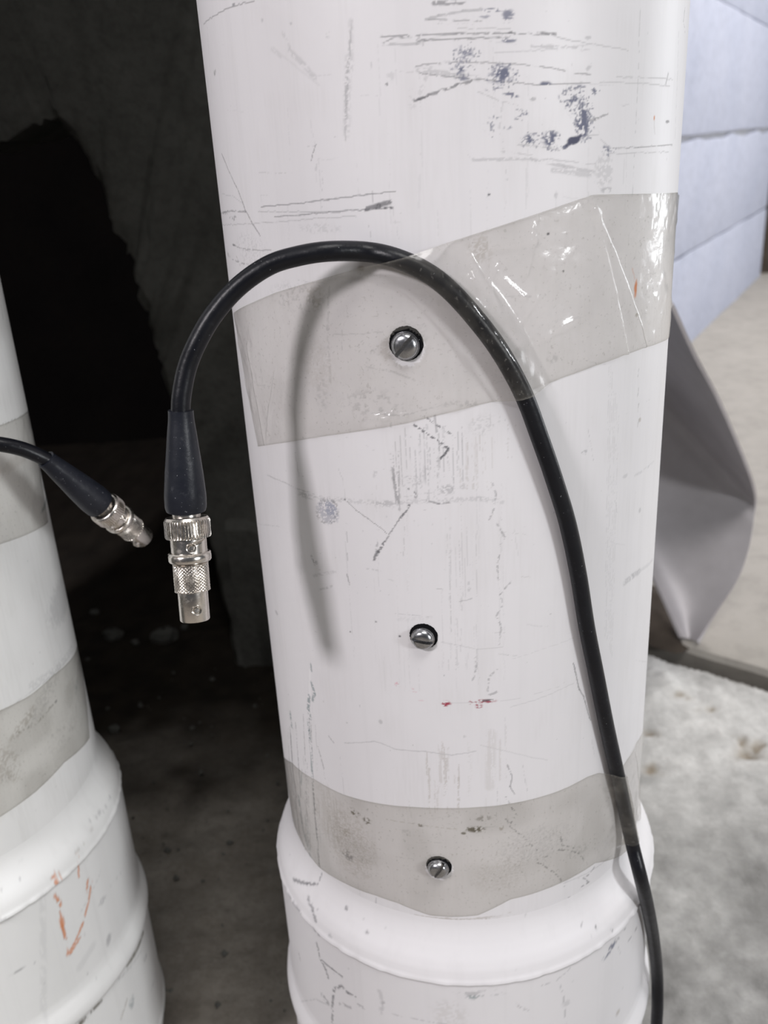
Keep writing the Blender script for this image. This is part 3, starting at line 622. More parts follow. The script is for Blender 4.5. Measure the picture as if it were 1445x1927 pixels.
for pts in ([(1005, 1620), (1022, 1628), (1040, 1640), (1052, 1650), (1062, 1668)], [(1005, 1619), (1030, 1611)], [(1040, 1598), (1068, 1600), (1090, 1606), (1100, 1620)], [(1118, 1632), (1110, 1645), (1098, 1652), (1108, 1660), (1095, 1668)], [(1108, 1676), (1090, 1685), (1070, 1689)], [(1055, 1575), (1058, 1590), (1080, 1596)], [(960, 1555), (985, 1575), (1010, 1600)], [(952, 1500), (972, 1535), (960, 1550), (950, 1540)]):
    L(pts, 3.4, .55, K, 'iso', .35)
L([(1060, 1662), (1110, 1640), (1150, 1610)], 2, .4, GY); B(1090, 1600, 26, 12, .35, GY, 'spot', .45)
L([(708, 1690), (706, 1712), (712, 1738)], 2.5, .5, GY, 'iso', .7); B(715, 1752, 30, 8, .25, GY, 'fine', .5); B(600, 1690, 3, 8, .4, GY, 'none', 1)
B(860, 1735, 120, 10, .42, BR, 'h', .6); B(900, 1748, 160, 8, .3, BR, 'h', .5); L([(780, 1722), (880, 1730), (960, 1718)], 4, .3, BR, 'h', .6); L([(1068, 1730), (1130, 1712)], 2, .35, GY); L([(1066, 1700), (1072, 1732)], 1.5, .35, GY)
for k in range(70):
    x = random.uniform(400, 1240); y = random.uniform(20, 1700); a_ = random.choice([0, 0, .1, -.15, 1.4, 1.55, 1.6, random.uniform(-1.5, 1.5)]); l_ = random.uniform(12, 70)
    L([(x, y), (x + l_ * .5 * math.cos(a_), y + l_ * .5 * math.sin(a_) + random.uniform(-2, 2)), (x + l_ * math.cos(a_), y + l_ * math.sin(a_))], random.uniform(1.2, 2.4), random.uniform(.12, .35), GY, 'iso', .6)
body_rz = [(RP, 1.6), (RP, 1.0), (RP, .62)] + [(RP, z) for z in zf] + [(RP, .20)]
lathe_pipe('pipe_body', A1, cols1, body_rz, M_PIPE, pipe, W, (3,))
# socket with shoulder
prof = socket_profile(.0009)
f1b, cols1b = columns(-1.5, 1.5, .0095)
zz_ = np.array([p[1] for p in prof]); i0 = 0; i1 = int(np.argmax(zz_ < .128))
WS = Wear(A1, RB - .002, f1b, np.linspace(zz_[0], zz_[i1], i1), 200); WS.z = zz_[:i1]
L = WS.line; B = WS.blob
for pts, wd_, a in [([(552, 1655), (570, 1668), (582, 1672)], 5, .7), ([(582, 1672), (586, 1655)], 4, .7), ([(545, 1665), (560, 1690), (575, 1712)], 6, .45), ([(578, 1690), (592, 1712), (600, 1730)], 7, .6), ([(600, 1745), (606, 1752)], 10, .5), ([(603, 1770), (610, 1800), (620, 1820), (624, 1835)], 5, .7), ([(612, 1802), (632, 1818), (650, 1832)], 5, .7), ([(650, 1848), (635, 1856), (632, 1880), (632, 1927)], 5, .7), ([(648, 1848), (660, 1862), (673, 1868)], 5, .65), ([(615, 1870), (622, 1880)], 12, .5), ([(718, 1858), (725, 1880), (720, 1900)], 8, .22), ([(645, 1880), (665, 1890)], 6, .4), ([(680, 1884), (690, 1890)], 5, .4), ([(575, 1880), (600, 1875), (620, 1884)], 2, .3), ([(570, 1790), (572, 1802)], 5, .45), ([(740, 1900), (800, 1912), (880, 1922)], 2, .25), ([(1000, 1850), (1040, 1840), (1070, 1812)], 2, .3), ([(965, 1880), (990, 1895)], 3, .35), ([(1045, 1840), (1055, 1860), (1060, 1927)], 2, .35), ([(1150, 1760), (1160, 1790)], 2, .3), ([(1000, 1700), (1100, 1690)], 3, .2)]:
    L(pts, wd_, a, K, 'iso', .55)
L([(1209, 1695), (1204, 1800), (1197, 1927)], 4, .45, GY)
for k in range(12): B(1100 + 11 * k % 90, 1745 + (k * 17) % 34, 4, 3, .7, K, 'spot', .5)
B(1140, 1782, 18, 8, .85, BL, 'spot', .6, .6); B(890, 1868, 16, 6, .7, GN, 'spot', .5); B(905, 1862, 60, 8, .5, GY, 'spot', .4); B(640, 1720, 4, 4, .6, K, 'none', 1); B(627, 1755, 5, 3, .5, GY, 'none', 1); B(686, 1760, 4, 3, .6, K, 'none', 1); B(846, 1900, 40, 30, .16, BR, 'fine', .6); B(1060, 1880, 10, 8, .3, GY, 'iso', .5); B(1155, 1900, 4, 6, .5, BR, 'none', 1)
WS.comp((slice(0, WS.sh[0]), slice(0, WS.sh[1])), .5 * sstep(.90, .96, WS.g['iso'] * .45 + WS.g['spot'] * .55), GY)
burr = lambda th, z: .0006 * (pnoise(th * RB, th * 0, .003, 61) - .35) * np.exp(-((z - .2153) / .0009)**2)
lathe_pipe('pipe_socket', A1, cols1b, prof, M_PIPE, pipe, WS, (0,), burr)

# ---------------------------------------------- left pipe
pipe2 = thing('plastic_pipe', (A2[0], A2[1], 0), 'white plastic pipe cut off by left edge, orange check mark on its socket', 'pipe', 'white plastic pipes')
# the side turned to the camera runs from theta 0.5 to 2.2 (seen from the axis)
th0 = -math.radians(32.15)
f2, cols2 = columns(th0 * -1 * 0 - .3, 2.3, .007)
zf2 = np.arange(.60, .2345, -.0006)
W2 = Wear(A2, RP, f2, zf2, 300); L = W2.line; B = W2.blob
W2.comp((slice(0, W2.sh[0]), slice(0, W2.sh[1])), .12 * sstep(.4, .9, W2.g['soft'] * .6 + W2.g['v'] * .4), (.42, .41, .38))
W2.comp((slice(0, W2.sh[0]), slice(0, W2.sh[1])), .5 * sstep(.90, .96, W2.g['iso'] * .45 + W2.g['spot'] * .55), GY)
L([(2, 575), (6, 600)], 4, .35, GY); L([(0, 800), (25, 790), (52, 770)], 2.5, .45, K, 'iso', .5); B(62, 800, 8, 26, .3, BR, 'none', 1); B(85, 950, 5, 10, .6, GN, 'none', 1); B(40, 860, 30, 18, .2, BR, 'none', 1)
B(115, 1130, 14, 60, .35, GY, 'none', 1); L([(0, 1340), (60, 1300), (130, 1235)], 2, .35, GY); B(90, 1300, 50, 24, .25, GY, 'fine', .5, .5); B(45, 1360, 40, 14, .4, BR, 'fine', .55, .5); L([(30, 1380), (70, 1360), (100, 1325)], 5, .4, OL, 'fine', .4); B(145, 1290, 6, 16, .5, GN, 'iso', .6, .5); B(15, 1440, 30, 50, .35, BR, 'fine', .5); B(105, 1320, 4, 4, .6, K, 'none', 1); B(120, 1380, 40, 40, .2, GY, 'spot', .35)
L([(135, 1220), (110, 1255), (60, 1290)], 14, .22, GY, 'iso', .5)
lathe_pipe('pipe_body', A2, cols2, [(RP, 1.6), (RP, .9), (RP, .66)] + [(RP, z) for z in zf2] + [(RP, .20)], M_PIPE2, pipe2, W2, (3,))
prof2 = socket_profile(.0012); z2_ = np.array([p[1] for p in prof2]); i2 = len(prof2) - 12
f2b, cols2b = columns(-.3, 2.3, .010)
WS2 = Wear(A2, RB, f2b, z2_[:i2], 400)
WS2.z = z2_[:i2]; L = WS2.line; B = WS2.blob
for pts in ([(101, 1650), (106, 1662)], [(104, 1685), (112, 1700), (118, 1740), (124, 1775), (126, 1790)], [(107, 1690), (113, 1720), (121, 1770)], [(108, 1640), (112, 1655)]): L(pts, 7, .8, OR, 'v', .42)
for pts in ([(127, 1797), (140, 1775), (155, 1740), (166, 1700), (172, 1660)], [(147, 1612), (148, 1650)], [(132, 1795), (150, 1765)], [(165, 1655), (163, 1680)]): L(pts, 4.5, .8, OR, 'v', .58)
B(205, 1768, 8, 14, .55, GY, 'iso', .8, -.4); B(193, 1695, 10, 7, .45, GY, 'iso', .7); B(60, 1545, 16, 7, .5, GY, 'iso', .6); B(25, 1552, 6, 6, .4, GY, 'iso', .6); L([(0, 1595), (45, 1572)], 3, .4, GY, 'iso', .6); L([(55, 1570), (75, 1562)], 4, .4, GY, 'iso', .6); L([(48, 1638), (56, 1628)], 4, .5, K, 'iso', .7)
L([(213, 1500), (200, 1525), (180, 1545)], 5, .5, GY, 'iso', .5); L([(145, 1605), (180, 1560)], 4, .35, BR, 'iso', .5); L([(0, 1730), (28, 1724)], 4, .4, GY, 'iso', .5); L([(12, 1842), (45, 1820)], 2.5, .5, K, 'iso', .7); L([(190, 1640), (150, 1720)], 2, .25, GY)
L([(232, 1635), (205, 1670), (185, 1700)], 2, .35, GY, 'iso', .6); L([(80, 1680), (82, 1927)], 12, .14, GY, 'v', .6); L([(150, 1820), (175, 1780)], 14, .15, GY); B(85, 1850, 2, 2, .7, K, 'none', 1)
L([(266, 1755), (250, 1795), (236, 1815)], 7, .85, OL, 'iso', .7); L([(188, 1880), (170, 1900), (148, 1925)], 8, .85, OL, 'iso', .6); L([(222, 1835), (200, 1865)], 3, .5, OL, 'iso', .5)
B(245, 1885, 8, 16, .5, GN, 'iso', .6, -.4); B(270, 1800, 5, 12, .5, GY, 'iso', .6); L([(212, 1850), (262, 1790)], 3, .4, GY, 'iso', .6); B(285, 1850, 8, 5, .4, GY, 'iso', .6); L([(236, 1880), (225, 1915)], 4, .5, BR, 'iso', .5)
WS2.comp((slice(0, WS2.sh[0]), slice(0, WS2.sh[1])), .5 * sstep(.90, .96, WS2.g['iso'] * .45 + WS2.g['spot'] * .55), GY)
lathe_pipe('pipe_socket', A2, cols2b, prof2, M_PIPE2, pipe2, WS2, (0,), burr)

# ------------------------------------------------------------------ cables with plugs
RC = .00282
def lathe(mb, P, d, prof, seg=48, rf=None, x0=None):
    """prof (s along d, r); rf(theta, s) adds radius"""
    d = d / np.linalg.norm(d); a = np.array([0, -1.0, 0]); u = a - (a @ d) * d; u /= np.linalg.norm(u); v = np.cross(d, u)
    th = np.linspace(0, 2*np.pi, seg, endpoint=False); prof = np.array(prof)
    r = np.repeat(prof[:, 1][:, None], seg, 1)
    if rf is not None: r = r + rf(th[None], prof[:, 0][:, None])
    V = P + prof[:, 0][:, None, None] * d + r[..., None] * (np.cos(th)[None, :, None] * u + np.sin(th)[None, :, None] * v)
    mb.grid(V, True); mb.cap(V[0]); mb.cap(V[-1], True)
def frame_of(d):
    d = d / np.linalg.norm(d); a = np.array([0, -1.0, 0]); u = a - (a @ d) * d; u /= np.linalg.norm(u); return d, u, np.cross(d, u)
def stud(parent, name, P, d, s, r, phi, rad, hgt, mat):
    """round bayonet stud standing out of the barrel at angle phi, with a raised rim round it"""
    d, u, v = frame_of(d); nrm = math.cos(phi) * u + math.sin(phi) * v; tg = np.cross(d, nrm)
    c = P + d * s + nrm * (r - .0004)
    mb = MB(); a = np.linspace(0, 2*np.pi, 24, endpoint=False); rows = []
    for rr, h in ((rad, 0), (rad, hgt * .8), (rad * .85, hgt), (rad * .3, hgt * 1.02)):
        rows.append(c + rr * (np.cos(a)[:, None] * d + np.sin(a)[:, None] * tg) + nrm * h)
    mb.grid(np.array(rows), True); mb.cap(rows[-1], True)
    rows = []
    for rr, h in ((rad * 1.45, 0), (rad * 1.5, .0006), (rad * 1.75, .0007), (rad * 1.85, .0001)):
        q = c + rr * (np.cos(a)[:, None] * d + np.sin(a)[:, None] * tg)
        # follow the barrel's curve
        off = ((q - (P + d * s)) @ tg); rows.append(q + nrm * (h + np.sqrt(np.maximum(r*r - off**2, 1e-8)) - r + .0003)[:, None])
    mb.grid(np.array(rows), True)
    return mb.build(name, mat, parent)

def build_plug(root, P0, P1, P2, ph):
    # rubber boot along P0 -> P1
    b = MB(); n = 26; t = np.linspace(0, 1, n)
    rad = np.interp(t, [0, .1, .22, .4, .6, .85, .97, 1], [.00365, .0038, .0043, .0049, .0056, .00625, .0062, .0059])
    bend = catmull([P0, P0 * .66 + P1 * .34, P0 * .33 + P1 * .67, P1], 9); idx = np.linspace(0, len(bend) - 1, n)
    sp = np.array([np.interp(idx, np.arange(len(bend)), bend[:, k]) for k in range(3)]).T
    tube(b, sp, rad, 40); b.build('strain_relief_boot', M_BOOT, root)
    d = P2 - P1; Lp = np.linalg.norm(d); d = d / Lp
    k = Lp / .0325
    mb = MB(); lathe(mb, P1, d, [(-.001, .0042), (.0024 * k, .0042)], 40)                       # neck
    # plug barrel with slot
    def slot(th, s):
        s_ = s / k; dth = (th - ph + np.pi) % (2*np.pi) - np.pi
        path = np.abs(s_ - (.0093 + .0016 * (dth + .3))); g = np.exp(-(path / .00032)**2) * (dth > -1.3) * (dth < .1)
        nt = np.exp(-(((dth + 1.35) / .16)**4)) * np.exp(-(((s_ - .0098) / .0018)**4))
        return -.00035 * g - .0012 * nt
    pr = [(s * k, r) for s, r in [(.0080, .0048)] + [(v, .00545) for v in np.linspace(.0082, .0128, 26)]]
    lathe(mb, P1, d, pr, 160, slot)
    lathe(mb, P1, d, [(s * k, r) for s, r in [(.0122, .0054), (.0122, .0061), (.0125, .00645), (.0128, .0063), (.0131, .00645), (.0145, .00645), (.0149, .0062), (.0149, .0050)]], 64)
    plug = mb.build('plug', M_NICKEL, root)
    kn = MB(); N = 46
    pr = [(.0018, .0058), (.0019, .0062), (.0026, .0067)] + [(v, .0069) for v in np.linspace(.0030, .0075, 5)] + [(.0079, .0067), (.0080, .0055)]
    def teeth(th, s):
        s_ = s / k; on = ((s_ > .0028) & (s_ < .0077)) * 1.0; return -.00042 * on * (np.abs(((th * N / (2*np.pi)) % 1) - .5) > .29)
    lathe(kn, P1, d, [(s * k, r) for s, r in pr], N * 6, teeth); kn.build('coupling_ring', M_NICKEL, plug)
    stud(plug, 'bayonet_pin', P1, d, .0104 * k, .00545, ph, .00085, .0008, M_NICKEL)
    ad = MB()
    kz = np.linspace(.0155, .0236, 90)
    tri = lambda x: np.abs((x % 1) - .5) * 2
    def dia(th, s):
        s_ = s / k; q = th * 28 / (2*np.pi); w_ = s_ / .00092
        return -.00045 * np.maximum(tri(q + w_), tri(q - w_)) * ((s_ > .0156) & (s_ < .0235))
    lathe(ad, P1, d, [(.0146 * k, .0049), (.0152 * k, .0050), (.0154 * k, .0053)] + [(s * k, .00545) for s in kz] + [(.0238 * k, .0050), (.0238 * k, .0046)], 280, dia)
    ad.build('adapter_grip', M_NICKEL, None)
    grip = bpy.data.objects[-1] if False else COL.objects[-1]
    grip.parent = root; grip.matrix_parent_inverse = Matrix.Translation(-root.location)
    tp = MB(); lathe(tp, P1, d, [(.0236 * k, .00455), (.0322 * k, .00455), (.0325 * k, .0044), (.0325 * k, .0040), (.0305 * k, .0039), (.0300 * k, .0010)], 64)
    tip = tp.build('adapter_tip', M_NICKEL, grip)
    stud(grip, 'bayonet_pin', P1, d, .0288 * k, .00455, ph - .05, .00085, .0009, M_NICKEL)

cab = thing('coaxial_cable', tuple(at(340, 772, .272)), 'black coaxial cable arched over the middle pipe, its silver plug hanging straight down', 'cable', 'black coaxial cables')
def near(x, y, R):
    r = ray(x, y); a = r[0]**2 + r[1]**2; b = -(A1 @ r[:2]); c = A1 @ A1 - R * R; dd = b * b - a * c
    t = (-b - math.sqrt(max(0, dd))) / a; return CAM + t * r
P0, P1, P2 = at(340, 772, .272), at(350, 960, .279), at(367, 1166, .285)
path = [P0 + (P1 - P0) * .1, P0, at(342, 742, .2715), at(352, 692, .271), at(371, 645, .270), at(402, 592, .269), at(448, 540, .268), at(505, 500, .2668), at(560, 482, .2655), at(620, 473, .2645)]
for x, y in [(690, 474), (745, 486), (800, 511), (845, 545), (892, 596), (940, 660), (984, 740), (1015, 822), (1042, 900), (1068, 985), (1088, 1080), (1104, 1180), (1122, 1270), (1140, 1360), (1160, 1450), (1176, 1525)]:
    path.append(near(x, y, RP + RC + .0003))
for x, y, R in [(1190, 1590, RP + RC + .003), (1205, 1650, RB + RC + .0005), (1218, 1705, RB + RC + .0008), (1229, 1765, RB + RC + .001), (1236, 1830, RB + RC + .002), (1237, 1890, RB + RC + .003), (1235, 1950, RB + RC + .004)]:
    path.append(near(x, y, R))
e = path[-1]; path += [e + np.array([.004, 0, -.06]), np.array([e[0] + .02, e[1] - .01, .006]), np.array([e[0] + .09, e[1] - .05, .005])]
CP = catmull(path, 10)
mb = MB(); tube(mb, CP, RC, 24); mb.build('cable_jacket', M_CABLE, cab)
build_plug(cab, P0, P1, P2, -.32)

cab2 = thing('coaxial_cable', tuple(at(88, 866, .372)), 'black coaxial cable at the left edge, its dusty plug pointing down to the right', 'cable', 'black coaxial cables')
Q0, Q1, Q2 = at(86, 864, .366), at(189, 950, .380), at(271, 1013, .399)
p2 = [Q0 + (Q1 - Q0) * .08, Q0, at(45, 846, .364), at(0, 836, .363), at(-50, 832, .364), at(-110, 846, .370)]
p2 += [at(-160, 900, .372), at(-200, 1000, .38), at(-230, 1200, .40)]
mb = MB(); tube(mb, catmull(p2, 12), RC, 24); mb.build('cable_jacket', M_CABLE, cab2)
build_plug(cab2, Q0, Q1, Q2, .5)

# ------------------------------------------------------------------ clear tapes
def resample(P, n):
    P = np.asarray(P, float); d = np.concatenate([[0], np.cumsum(np.linalg.norm(np.diff(P, axis=0), axis=1))])
    s = np.linspace(0, d[-1], n); return np.column_stack([np.interp(s, d, P[:, 0]), np.interp(s, d, P[:, 1])])
cable_tz = []
for p in CP:
    dx, dy = p[0] - A1[0], p[1] - A1[1]; cable_tz.append((math.atan2(dx, -dy) * RP, p[2], math.hypot(dx, dy) - RP))
cable_tz = np.array(cable_tz)
_i = np.arange(len(cable_tz)); _f = np.linspace(0, len(_i) - 1, len(_i) * 4); cable_tz = np.column_stack([np.interp(_f, _i, cable_tz[:, k]) for k in range(3)])
cable_tz = cable_tz[(cable_tz[:, 2] < .0052) & (np.arange(len(cable_tz)) > len(cable_tz) * .2)]
SCREWS = [(763, 653), (796, 1200), (824, 1635)]
def tape(name, A, R, top, bot, mat, label, group=None, over_cable=False, holes=(), creases=(), wr=.00025, seed=0, xt=(), dirt=0.0, cell=.0007, spread=.0075):
    """top / bot: pixel polylines of the two long edges, xt: extra (theta, z_top, z_bot) past the last point"""
    T = [tz(x, y, A, R) for x, y in top] ; Bm = [tz(x, y, A, R) for x, y in bot]
    for th, za, zb in xt: T.append((th, za)); Bm.append((th, zb))
    T = np.array(T) * [R, 1]; Bm = np.array(Bm) * [R, 1]
    n = int(np.linalg.norm(np.diff(T, axis=0), axis=1).sum() / cell); m = int(np.linalg.norm(T.mean(0) - Bm.mean(0)) / cell) + 2
    T = resample(T, n); Bm = resample(Bm, n)
    v = np.linspace(0, 1, m)[:, None, None]; G = T[None] * (1 - v) + Bm[None] * v
    # slightly ragged long edges
    S, Zc = G[..., 0], G[..., 1]
    h = np.full(S.shape, .00016) + wr * np.maximum(0, pnoise(S, Zc, .006, seed) + .5 * pnoise(S, Zc, .0025, seed + 1) - .75) * 2
    d_att = np.zeros(S.shape)
    if over_cable:
        best = np.full(S.shape, 1e3); hc = np.zeros(S.shape)
        for k in range(0, len(cable_tz), 2):
            c = cable_tz[k]
            if not (S.min() - .02 < c[0] < S.max() + .02 and Zc.min() - .02 < c[1] < Zc.max() + .02): continue
            d = np.hypot(S - c[0], Zc - c[1]); hc = np.where(d < best, c[2], hc); best = np.minimum(best, d)
        top_h = hc + np.sqrt(np.maximum(RC**2 - best**2, 0)) + .00025
        tent = (2 * RC + .0004) * np.clip(1 - (best - RC * .6) / (spread * (.8 + .5 * pnoise(S, Zc, .02, seed + 3))), 0, 1)**1.25
        h = h + np.where(best < RC * 1.02, np.maximum(top_h, tent), np.minimum(tent, top_h + .01))
        pu = np.exp(-((best - .0045) / .003)**2); h += .0009 * pu * (pnoise(S, Zc, .004, seed + 5) - .3).clip(0)
        d_att += .10 * pu * sstep(.4, .8, pnoise(S, Zc, .003, seed + 6))
    for (xa, ya), (xb, yb), hh, ww in creases:
        p = np.array(tz(xa, ya, A, R)) * [R, 1]; q = np.array(tz(xb, yb, A, R)) * [R, 1]; dq = q - p
        u = np.clip(((S - p[0]) * dq[0] + (Zc - p[1]) * dq[1]) / (dq @ dq), 0, 1)
        d = np.hypot(S - p[0] - u * dq[0], Zc - p[1] - u * dq[1]); h += hh * np.exp(-(d / ww)**2)
    keep = np.ones((m - 1, n - 1), bool)
    for (hx, hy), hr in holes:
        p = np.array(tz(hx, hy, A, R)) * [R, 1]; d = np.hypot(S - p[0], Zc - p[1])
        keep &= d[:-1, :-1] > hr; h += .0004 * np.exp(-((d - hr) / .0016)**2)
        d_att += .10 * np.exp(-((d - hr) / .0012)**2)
    ev = np.minimum(v[..., 0], 1 - v[..., 0]) * m * cell
    d_att += .22 * np.exp(-(ev / .0005)**2) + .07 * np.exp(-(ev / .004)**2) * pnoise(S, Zc, .006, seed + 8)
    d_att += dirt * sstep(.35, .8, pnoise(S, Zc, .012, seed + 9))
    th = S / R; rr = R + h
    V = np.stack([A[0] + rr * np.sin(th), A[1] - rr * np.cos(th), Zc], -1)
    me = mesh_np(name, V, [quads(m, n, keep=keep)], flip=True)
    fa = me.attributes.new('dirt', 'FLOAT', 'POINT'); fa.data.foreach_set('value', d_att.astype(np.float32).ravel())
    return tag(link(name, me, mat), label, 'tape', group or ('tapes on the left pipe' if A is A2 else 'tapes on the middle pipe'))

tape('clear_tape', A1, RP,
     [(441, 589), (478, 568), (520, 550), (573, 534), (630, 518), (677, 504), (730, 490), (763, 481), (830, 460), (900, 438), (980, 412), (1060, 385), (1112, 367), (1126, 366), (1180, 365), (1240, 364), (1274, 362)],
     [(486, 840), (520, 835), (560, 829), (600, 822), (642, 816), (700, 808), (760, 797), (830, 780), (900, 762), (950, 750), (990, 737), (1060, 710), (1120, 688), (1174, 668), (1210, 655), (1240, 645), (1264, 634)],
     M_TAPE, 'wide wrinkled clear tape slanting over the top of the cable loop and the topmost screw', None, True,
     [((763, 652), .0055)], [((1118, 400), (1178, 668), .0009, .0007), ((1122, 405), (1212, 652), .0010, .0006), ((1000, 425), (985, 515), .0006, .0007), ((905, 470), (1000, 450), .0007, .0008), ((935, 515), (985, 560), .0007, .0006), ((975, 610), (1010, 560), .0004, .0005), ((900, 545), (880, 480), .0010, .0011), ((620, 540), (622, 720), .0004, .0006), ((700, 790), (860, 762), .0006, .0007), ((560, 690), (540, 720), .0007, .0012), ((1100, 372), (1125, 400), .0008, .0012), ((468, 650), (500, 836), .0005, .0007), ((520, 700), (503, 832), .0005, .0007), ((690, 800), (740, 776), .0007, .0007), ((730, 798), (790, 782), .0007, .0006), ((700, 782), (775, 790), .0006, .0006), ((600, 628), (640, 600), .0004, .0006), ((640, 650), (600, 700), .0004, .0008), ((715, 650), (700, 700), .0004, .001), ((890, 520), (912, 560), .0012, .0012), ((905, 545), (930, 500), .0008, .0008), ((1015, 640), (1080, 600), .0004, .0007)],
     .0003, 70, [(1.75, .492, .452), (2.3, .492, .452)], .025)
tape('clear_tape', A1, RP,
     [(533, 1421), (549, 1434), (594, 1467), (645, 1494), (705, 1510), (779, 1518), (840, 1520), (899, 1518), (970, 1510), (1048, 1489), (1105, 1461), (1137, 1449), (1171, 1447)],
     [(552, 1545), (572, 1592), (600, 1631), (648, 1661), (708, 1685), (749, 1699), (809, 1722), (850, 1725), (899, 1722), (960, 1692), (1000, 1682), (1060, 1658), (1119, 1624), (1167, 1610), (1179, 1600), (1206, 1590)],
     M_TAPE_OLD, 'dirty clear tape strip above the socket of the middle pipe, over the lowest screw', None, True,
     [((824, 1632), .0052)], [], .00012, 80, (), .10, spread=.004)
tape('clear_tape', A1, RP, [(1164, 1452), (1180, 1428), (1196, 1398), (1212, 1368)], [(1196, 1580), (1200, 1560), (1203, 1540), (1207, 1515)], M_TAPE,
     'short clear tape flap low on the right flank of the middle pipe', None, False, [], [((1190, 1420), (1200, 1540), .0012, .0012)], .0003, 90, [(1.9, .308, .275)], 0.0)
tape('clear_tape', A2, RP, [(-60, 818), (0, 800), (25, 790), (54, 768)], [(-60, 1050), (0, 1024), (45, 1008), (90, 982)], M_TAPE, 'clear tape on the left pipe behind the plug that points right', None, False, [], [], .0003, 95, (), .05, .0012)
tape('clear_tape', A2, RP, [(-60, 1375), (0, 1336), (50, 1312), (100, 1270), (144, 1208)], [(-60, 1570), (0, 1537), (60, 1495), (120, 1435), (168, 1388)], M_TAPE_OLD, 'dirty clear tape strip low on the left pipe, just above its socket', None, False, [], [], .0002, 98, (), .12, .0012)

# ------------------------------------------------------------------ slotted screws
def screw(px, py, R, head_r, lift, slot_ang, label, tilt=(0, 0)):
    p = on_cyl(px, py, A1, R); th = math.atan2(p[0] - A1[0], -(p[1] - A1[1]))
    nrm = np.array([math.sin(th), -math.cos(th), 0]); up = np.array([0, 0, 1.0]); side = np.cross(up, nrm)      # side = to the right seen from outside
    nn = nrm + side * tilt[0] + up * tilt[1]; nn /= np.linalg.norm(nn); s1 = np.cross(up, nn); s1 /= np.linalg.norm(s1); u1 = np.cross(nn, s1)
    ax = math.cos(slot_ang) * s1 + math.sin(slot_ang) * u1; ay = np.cross(nn, ax)
    root = thing('slotted_screw', tuple(p), label, 'screw', 'slotted screws in the middle pipe')
    # ragged black disc standing in for the dark gap round the screw
    a = np.linspace(0, 2*np.pi, 60, endpoint=False); rows = []; pc = p; p = p + up * .0006 + side * .0002
    for k, (rr, h) in enumerate(((head_r * .2, .0001), (head_r * 1.08, .00045), (head_r * 1.16, .0003), (head_r * 1.19, -.0002))):
        r_ = rr * (1 + (.025 * rng.uniform(-1, 1, 60) if k >= 2 else 0)); q = p + r_[:, None] * (np.cos(a)[:, None] * side + np.sin(a)[:, None] * up) if np.ndim(r_) else p + r_ * (np.cos(a)[:, None] * side + np.sin(a)[:, None] * up)
        off = (q - p) @ side; drop = R - np.sqrt(R * R - off**2); rows.append(q + nrm * (h - drop)[:, None])
    mb = MB(); mb.grid(np.array(rows), True); mb.cap(rows[0]); mb.build('hole_gap_disc', M_HOLE_DARK, root); p = pc
    # flange
    mb = MB(); rows = []
    for rr, h in ((head_r * .98, -.002), (head_r, -.0015), (head_r, lift - .0003), (head_r * .97, lift), (head_r * .9, lift)):
        rows.append(p + nn * h + rr * (np.cos(a)[:, None] * s1 + np.sin(a)[:, None] * u1))
    mb.grid(np.array(rows), True); mb.cap(rows[-1], True); mb.build('flange', M_ZINC, root)
    # domed head in two halves with the slot between
    hr = head_r * .93; h0 = lift; hh = .0021; sw = head_r * .14
    dome = lambda r: h0 + hh * np.clip(1 - np.clip(r / hr, 0, 1)**4.5, 0, 1) ** .6 * (1 - .12 * (r / hr)**2)
    mb = MB(); n1, n2 = 14, 25
    for sg in (1, -1):
        f = np.linspace(0, 1, n1)[:, None]; y = sw + (hr * .999 - sw) * np.sin(f * np.pi / 2); x = np.sqrt(np.maximum(hr**2 - y**2, 0)) * np.sin(np.linspace(-np.pi/2, np.pi/2, n2))[None]
        z = dome(np.hypot(x, y)); V = p + nn * 0 + x[..., None] * ax + (sg * y * np.ones_like(x))[..., None] * ay + z[..., None] * nn
        mb.grid(V)
        wall = np.stack([V[0], V[0] - nn * (z[0] - h0 + .0001)[:, None]]); mb.grid(wall)
        q = np.concatenate([V[:, 0], V[::-1, -1]]); mb.grid(np.stack([q, q - nn * .0004]))
    x = np.linspace(-hr, hr, 9) * .96; mb.grid(np.stack([p + nn * (h0 + .0004) + x[:, None] * ax + s_ * sw * 1.02 * ay for s_ in (-1, 1)]))
    mb.build('head', M_ZINC, root)
screw(763, 650, RP, .0044, .0007, math.radians(48), 'topmost slotted screw, poking through the upper tape below the cable arch', (-.03, .05))
screw(796, 1200, RP, .0041, .0010, math.radians(-9), 'slotted screw in the bare middle of the pipe, above the red flecks', (0, .02))
screw(825, 1632, RP, .0041, .0012, math.radians(58), 'lowest slotted screw, poking through the dirty lower tape', (0, 0))

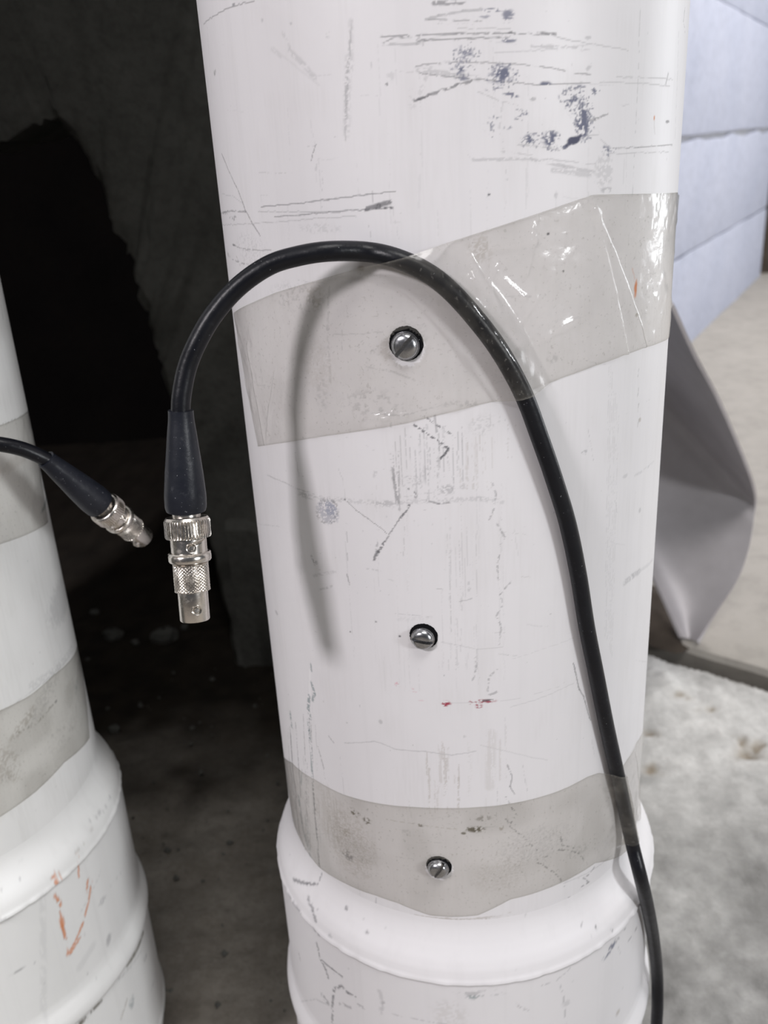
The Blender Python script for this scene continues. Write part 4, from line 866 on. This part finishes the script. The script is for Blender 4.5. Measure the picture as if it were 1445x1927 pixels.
# ------------------------------------------------------------------ bent metal sheet behind the pipe
Rt = [(1262, 578), (1303, 668), (1347, 750), (1386, 838), (1412, 905), (1420, 945), (1416, 992), (1405, 1045), (1385, 1095), (1345, 1155), (1312, 1207)]
Lf = [(1185, 470), (1185, 520), (1185, 565), (1185, 610), (1185, 655), (1185, 690), (1188, 760), (1195, 850), (1206, 960), (1228, 1068), (1282, 1198)]
tl = on_floor(1305, 1213, .010); t_tip = np.linalg.norm(tl - CAM)
dep = [.70, .76, .83, .905, .975, 1.030, 1.034, 1.034, 1.032, 1.030, t_tip - .004]
Rt = np.array(Rt, float); Lf = np.array(Lf, float)
Lf = Rt + (Lf - Rt) * np.array([2.6, 2.3, 2.1, 1.9, 1.8, 1.75, 1.7, 1.55, 1.35, 1.1, 1.0])[:, None]     # the rest of the sheet runs on behind the pipe to the added pier
cr = catmull(np.column_stack([Rt, dep]), 5); cl = catmull(np.column_stack([Lf, dep]), 5)
rows = []
for a, b in zip(cl, cr):
    rows.append([at(*(a[:2] + (b[:2] - a[:2]) * f), a[2] + (b[2] - a[2]) * f + .010 * (4 * f * (1 - f))) for f in np.linspace(0, 1, 22)])
G = np.array(rows)
t = NT('dull_galvanised_sheet'); t.set(Metallic=.3, Roughness=.5)
t.l(t.ramp(t.noise(12, 6, .6), [(.3, (.44, .415, .43)), (.7, (.58, .55, .57))]), t.b.inputs['Base Color']); t.bump(t.noise(40, 4), .15, .001)
sh = MB(); nrm = np.cross(np.gradient(G, axis=0), np.gradient(G, axis=1)); nrm /= np.linalg.norm(nrm, axis=2)[..., None]
if (nrm[20, 7] @ (CAM - G[20, 7])) > 0: nrm = -nrm
G2 = G + nrm * .003
sh.grid(G); sh.grid(G2[::-1])
loop = lambda g: np.concatenate([g[0], g[1:, -1], g[-1, -2::-1], g[-2:0:-1, 0]])
sh.grid(np.stack([loop(G), loop(G2)]), True)
tag(sh.build('metal_sheet', t.m), 'curved grey metal sheet leaning in the gap behind the middle pipe', 'sheet')
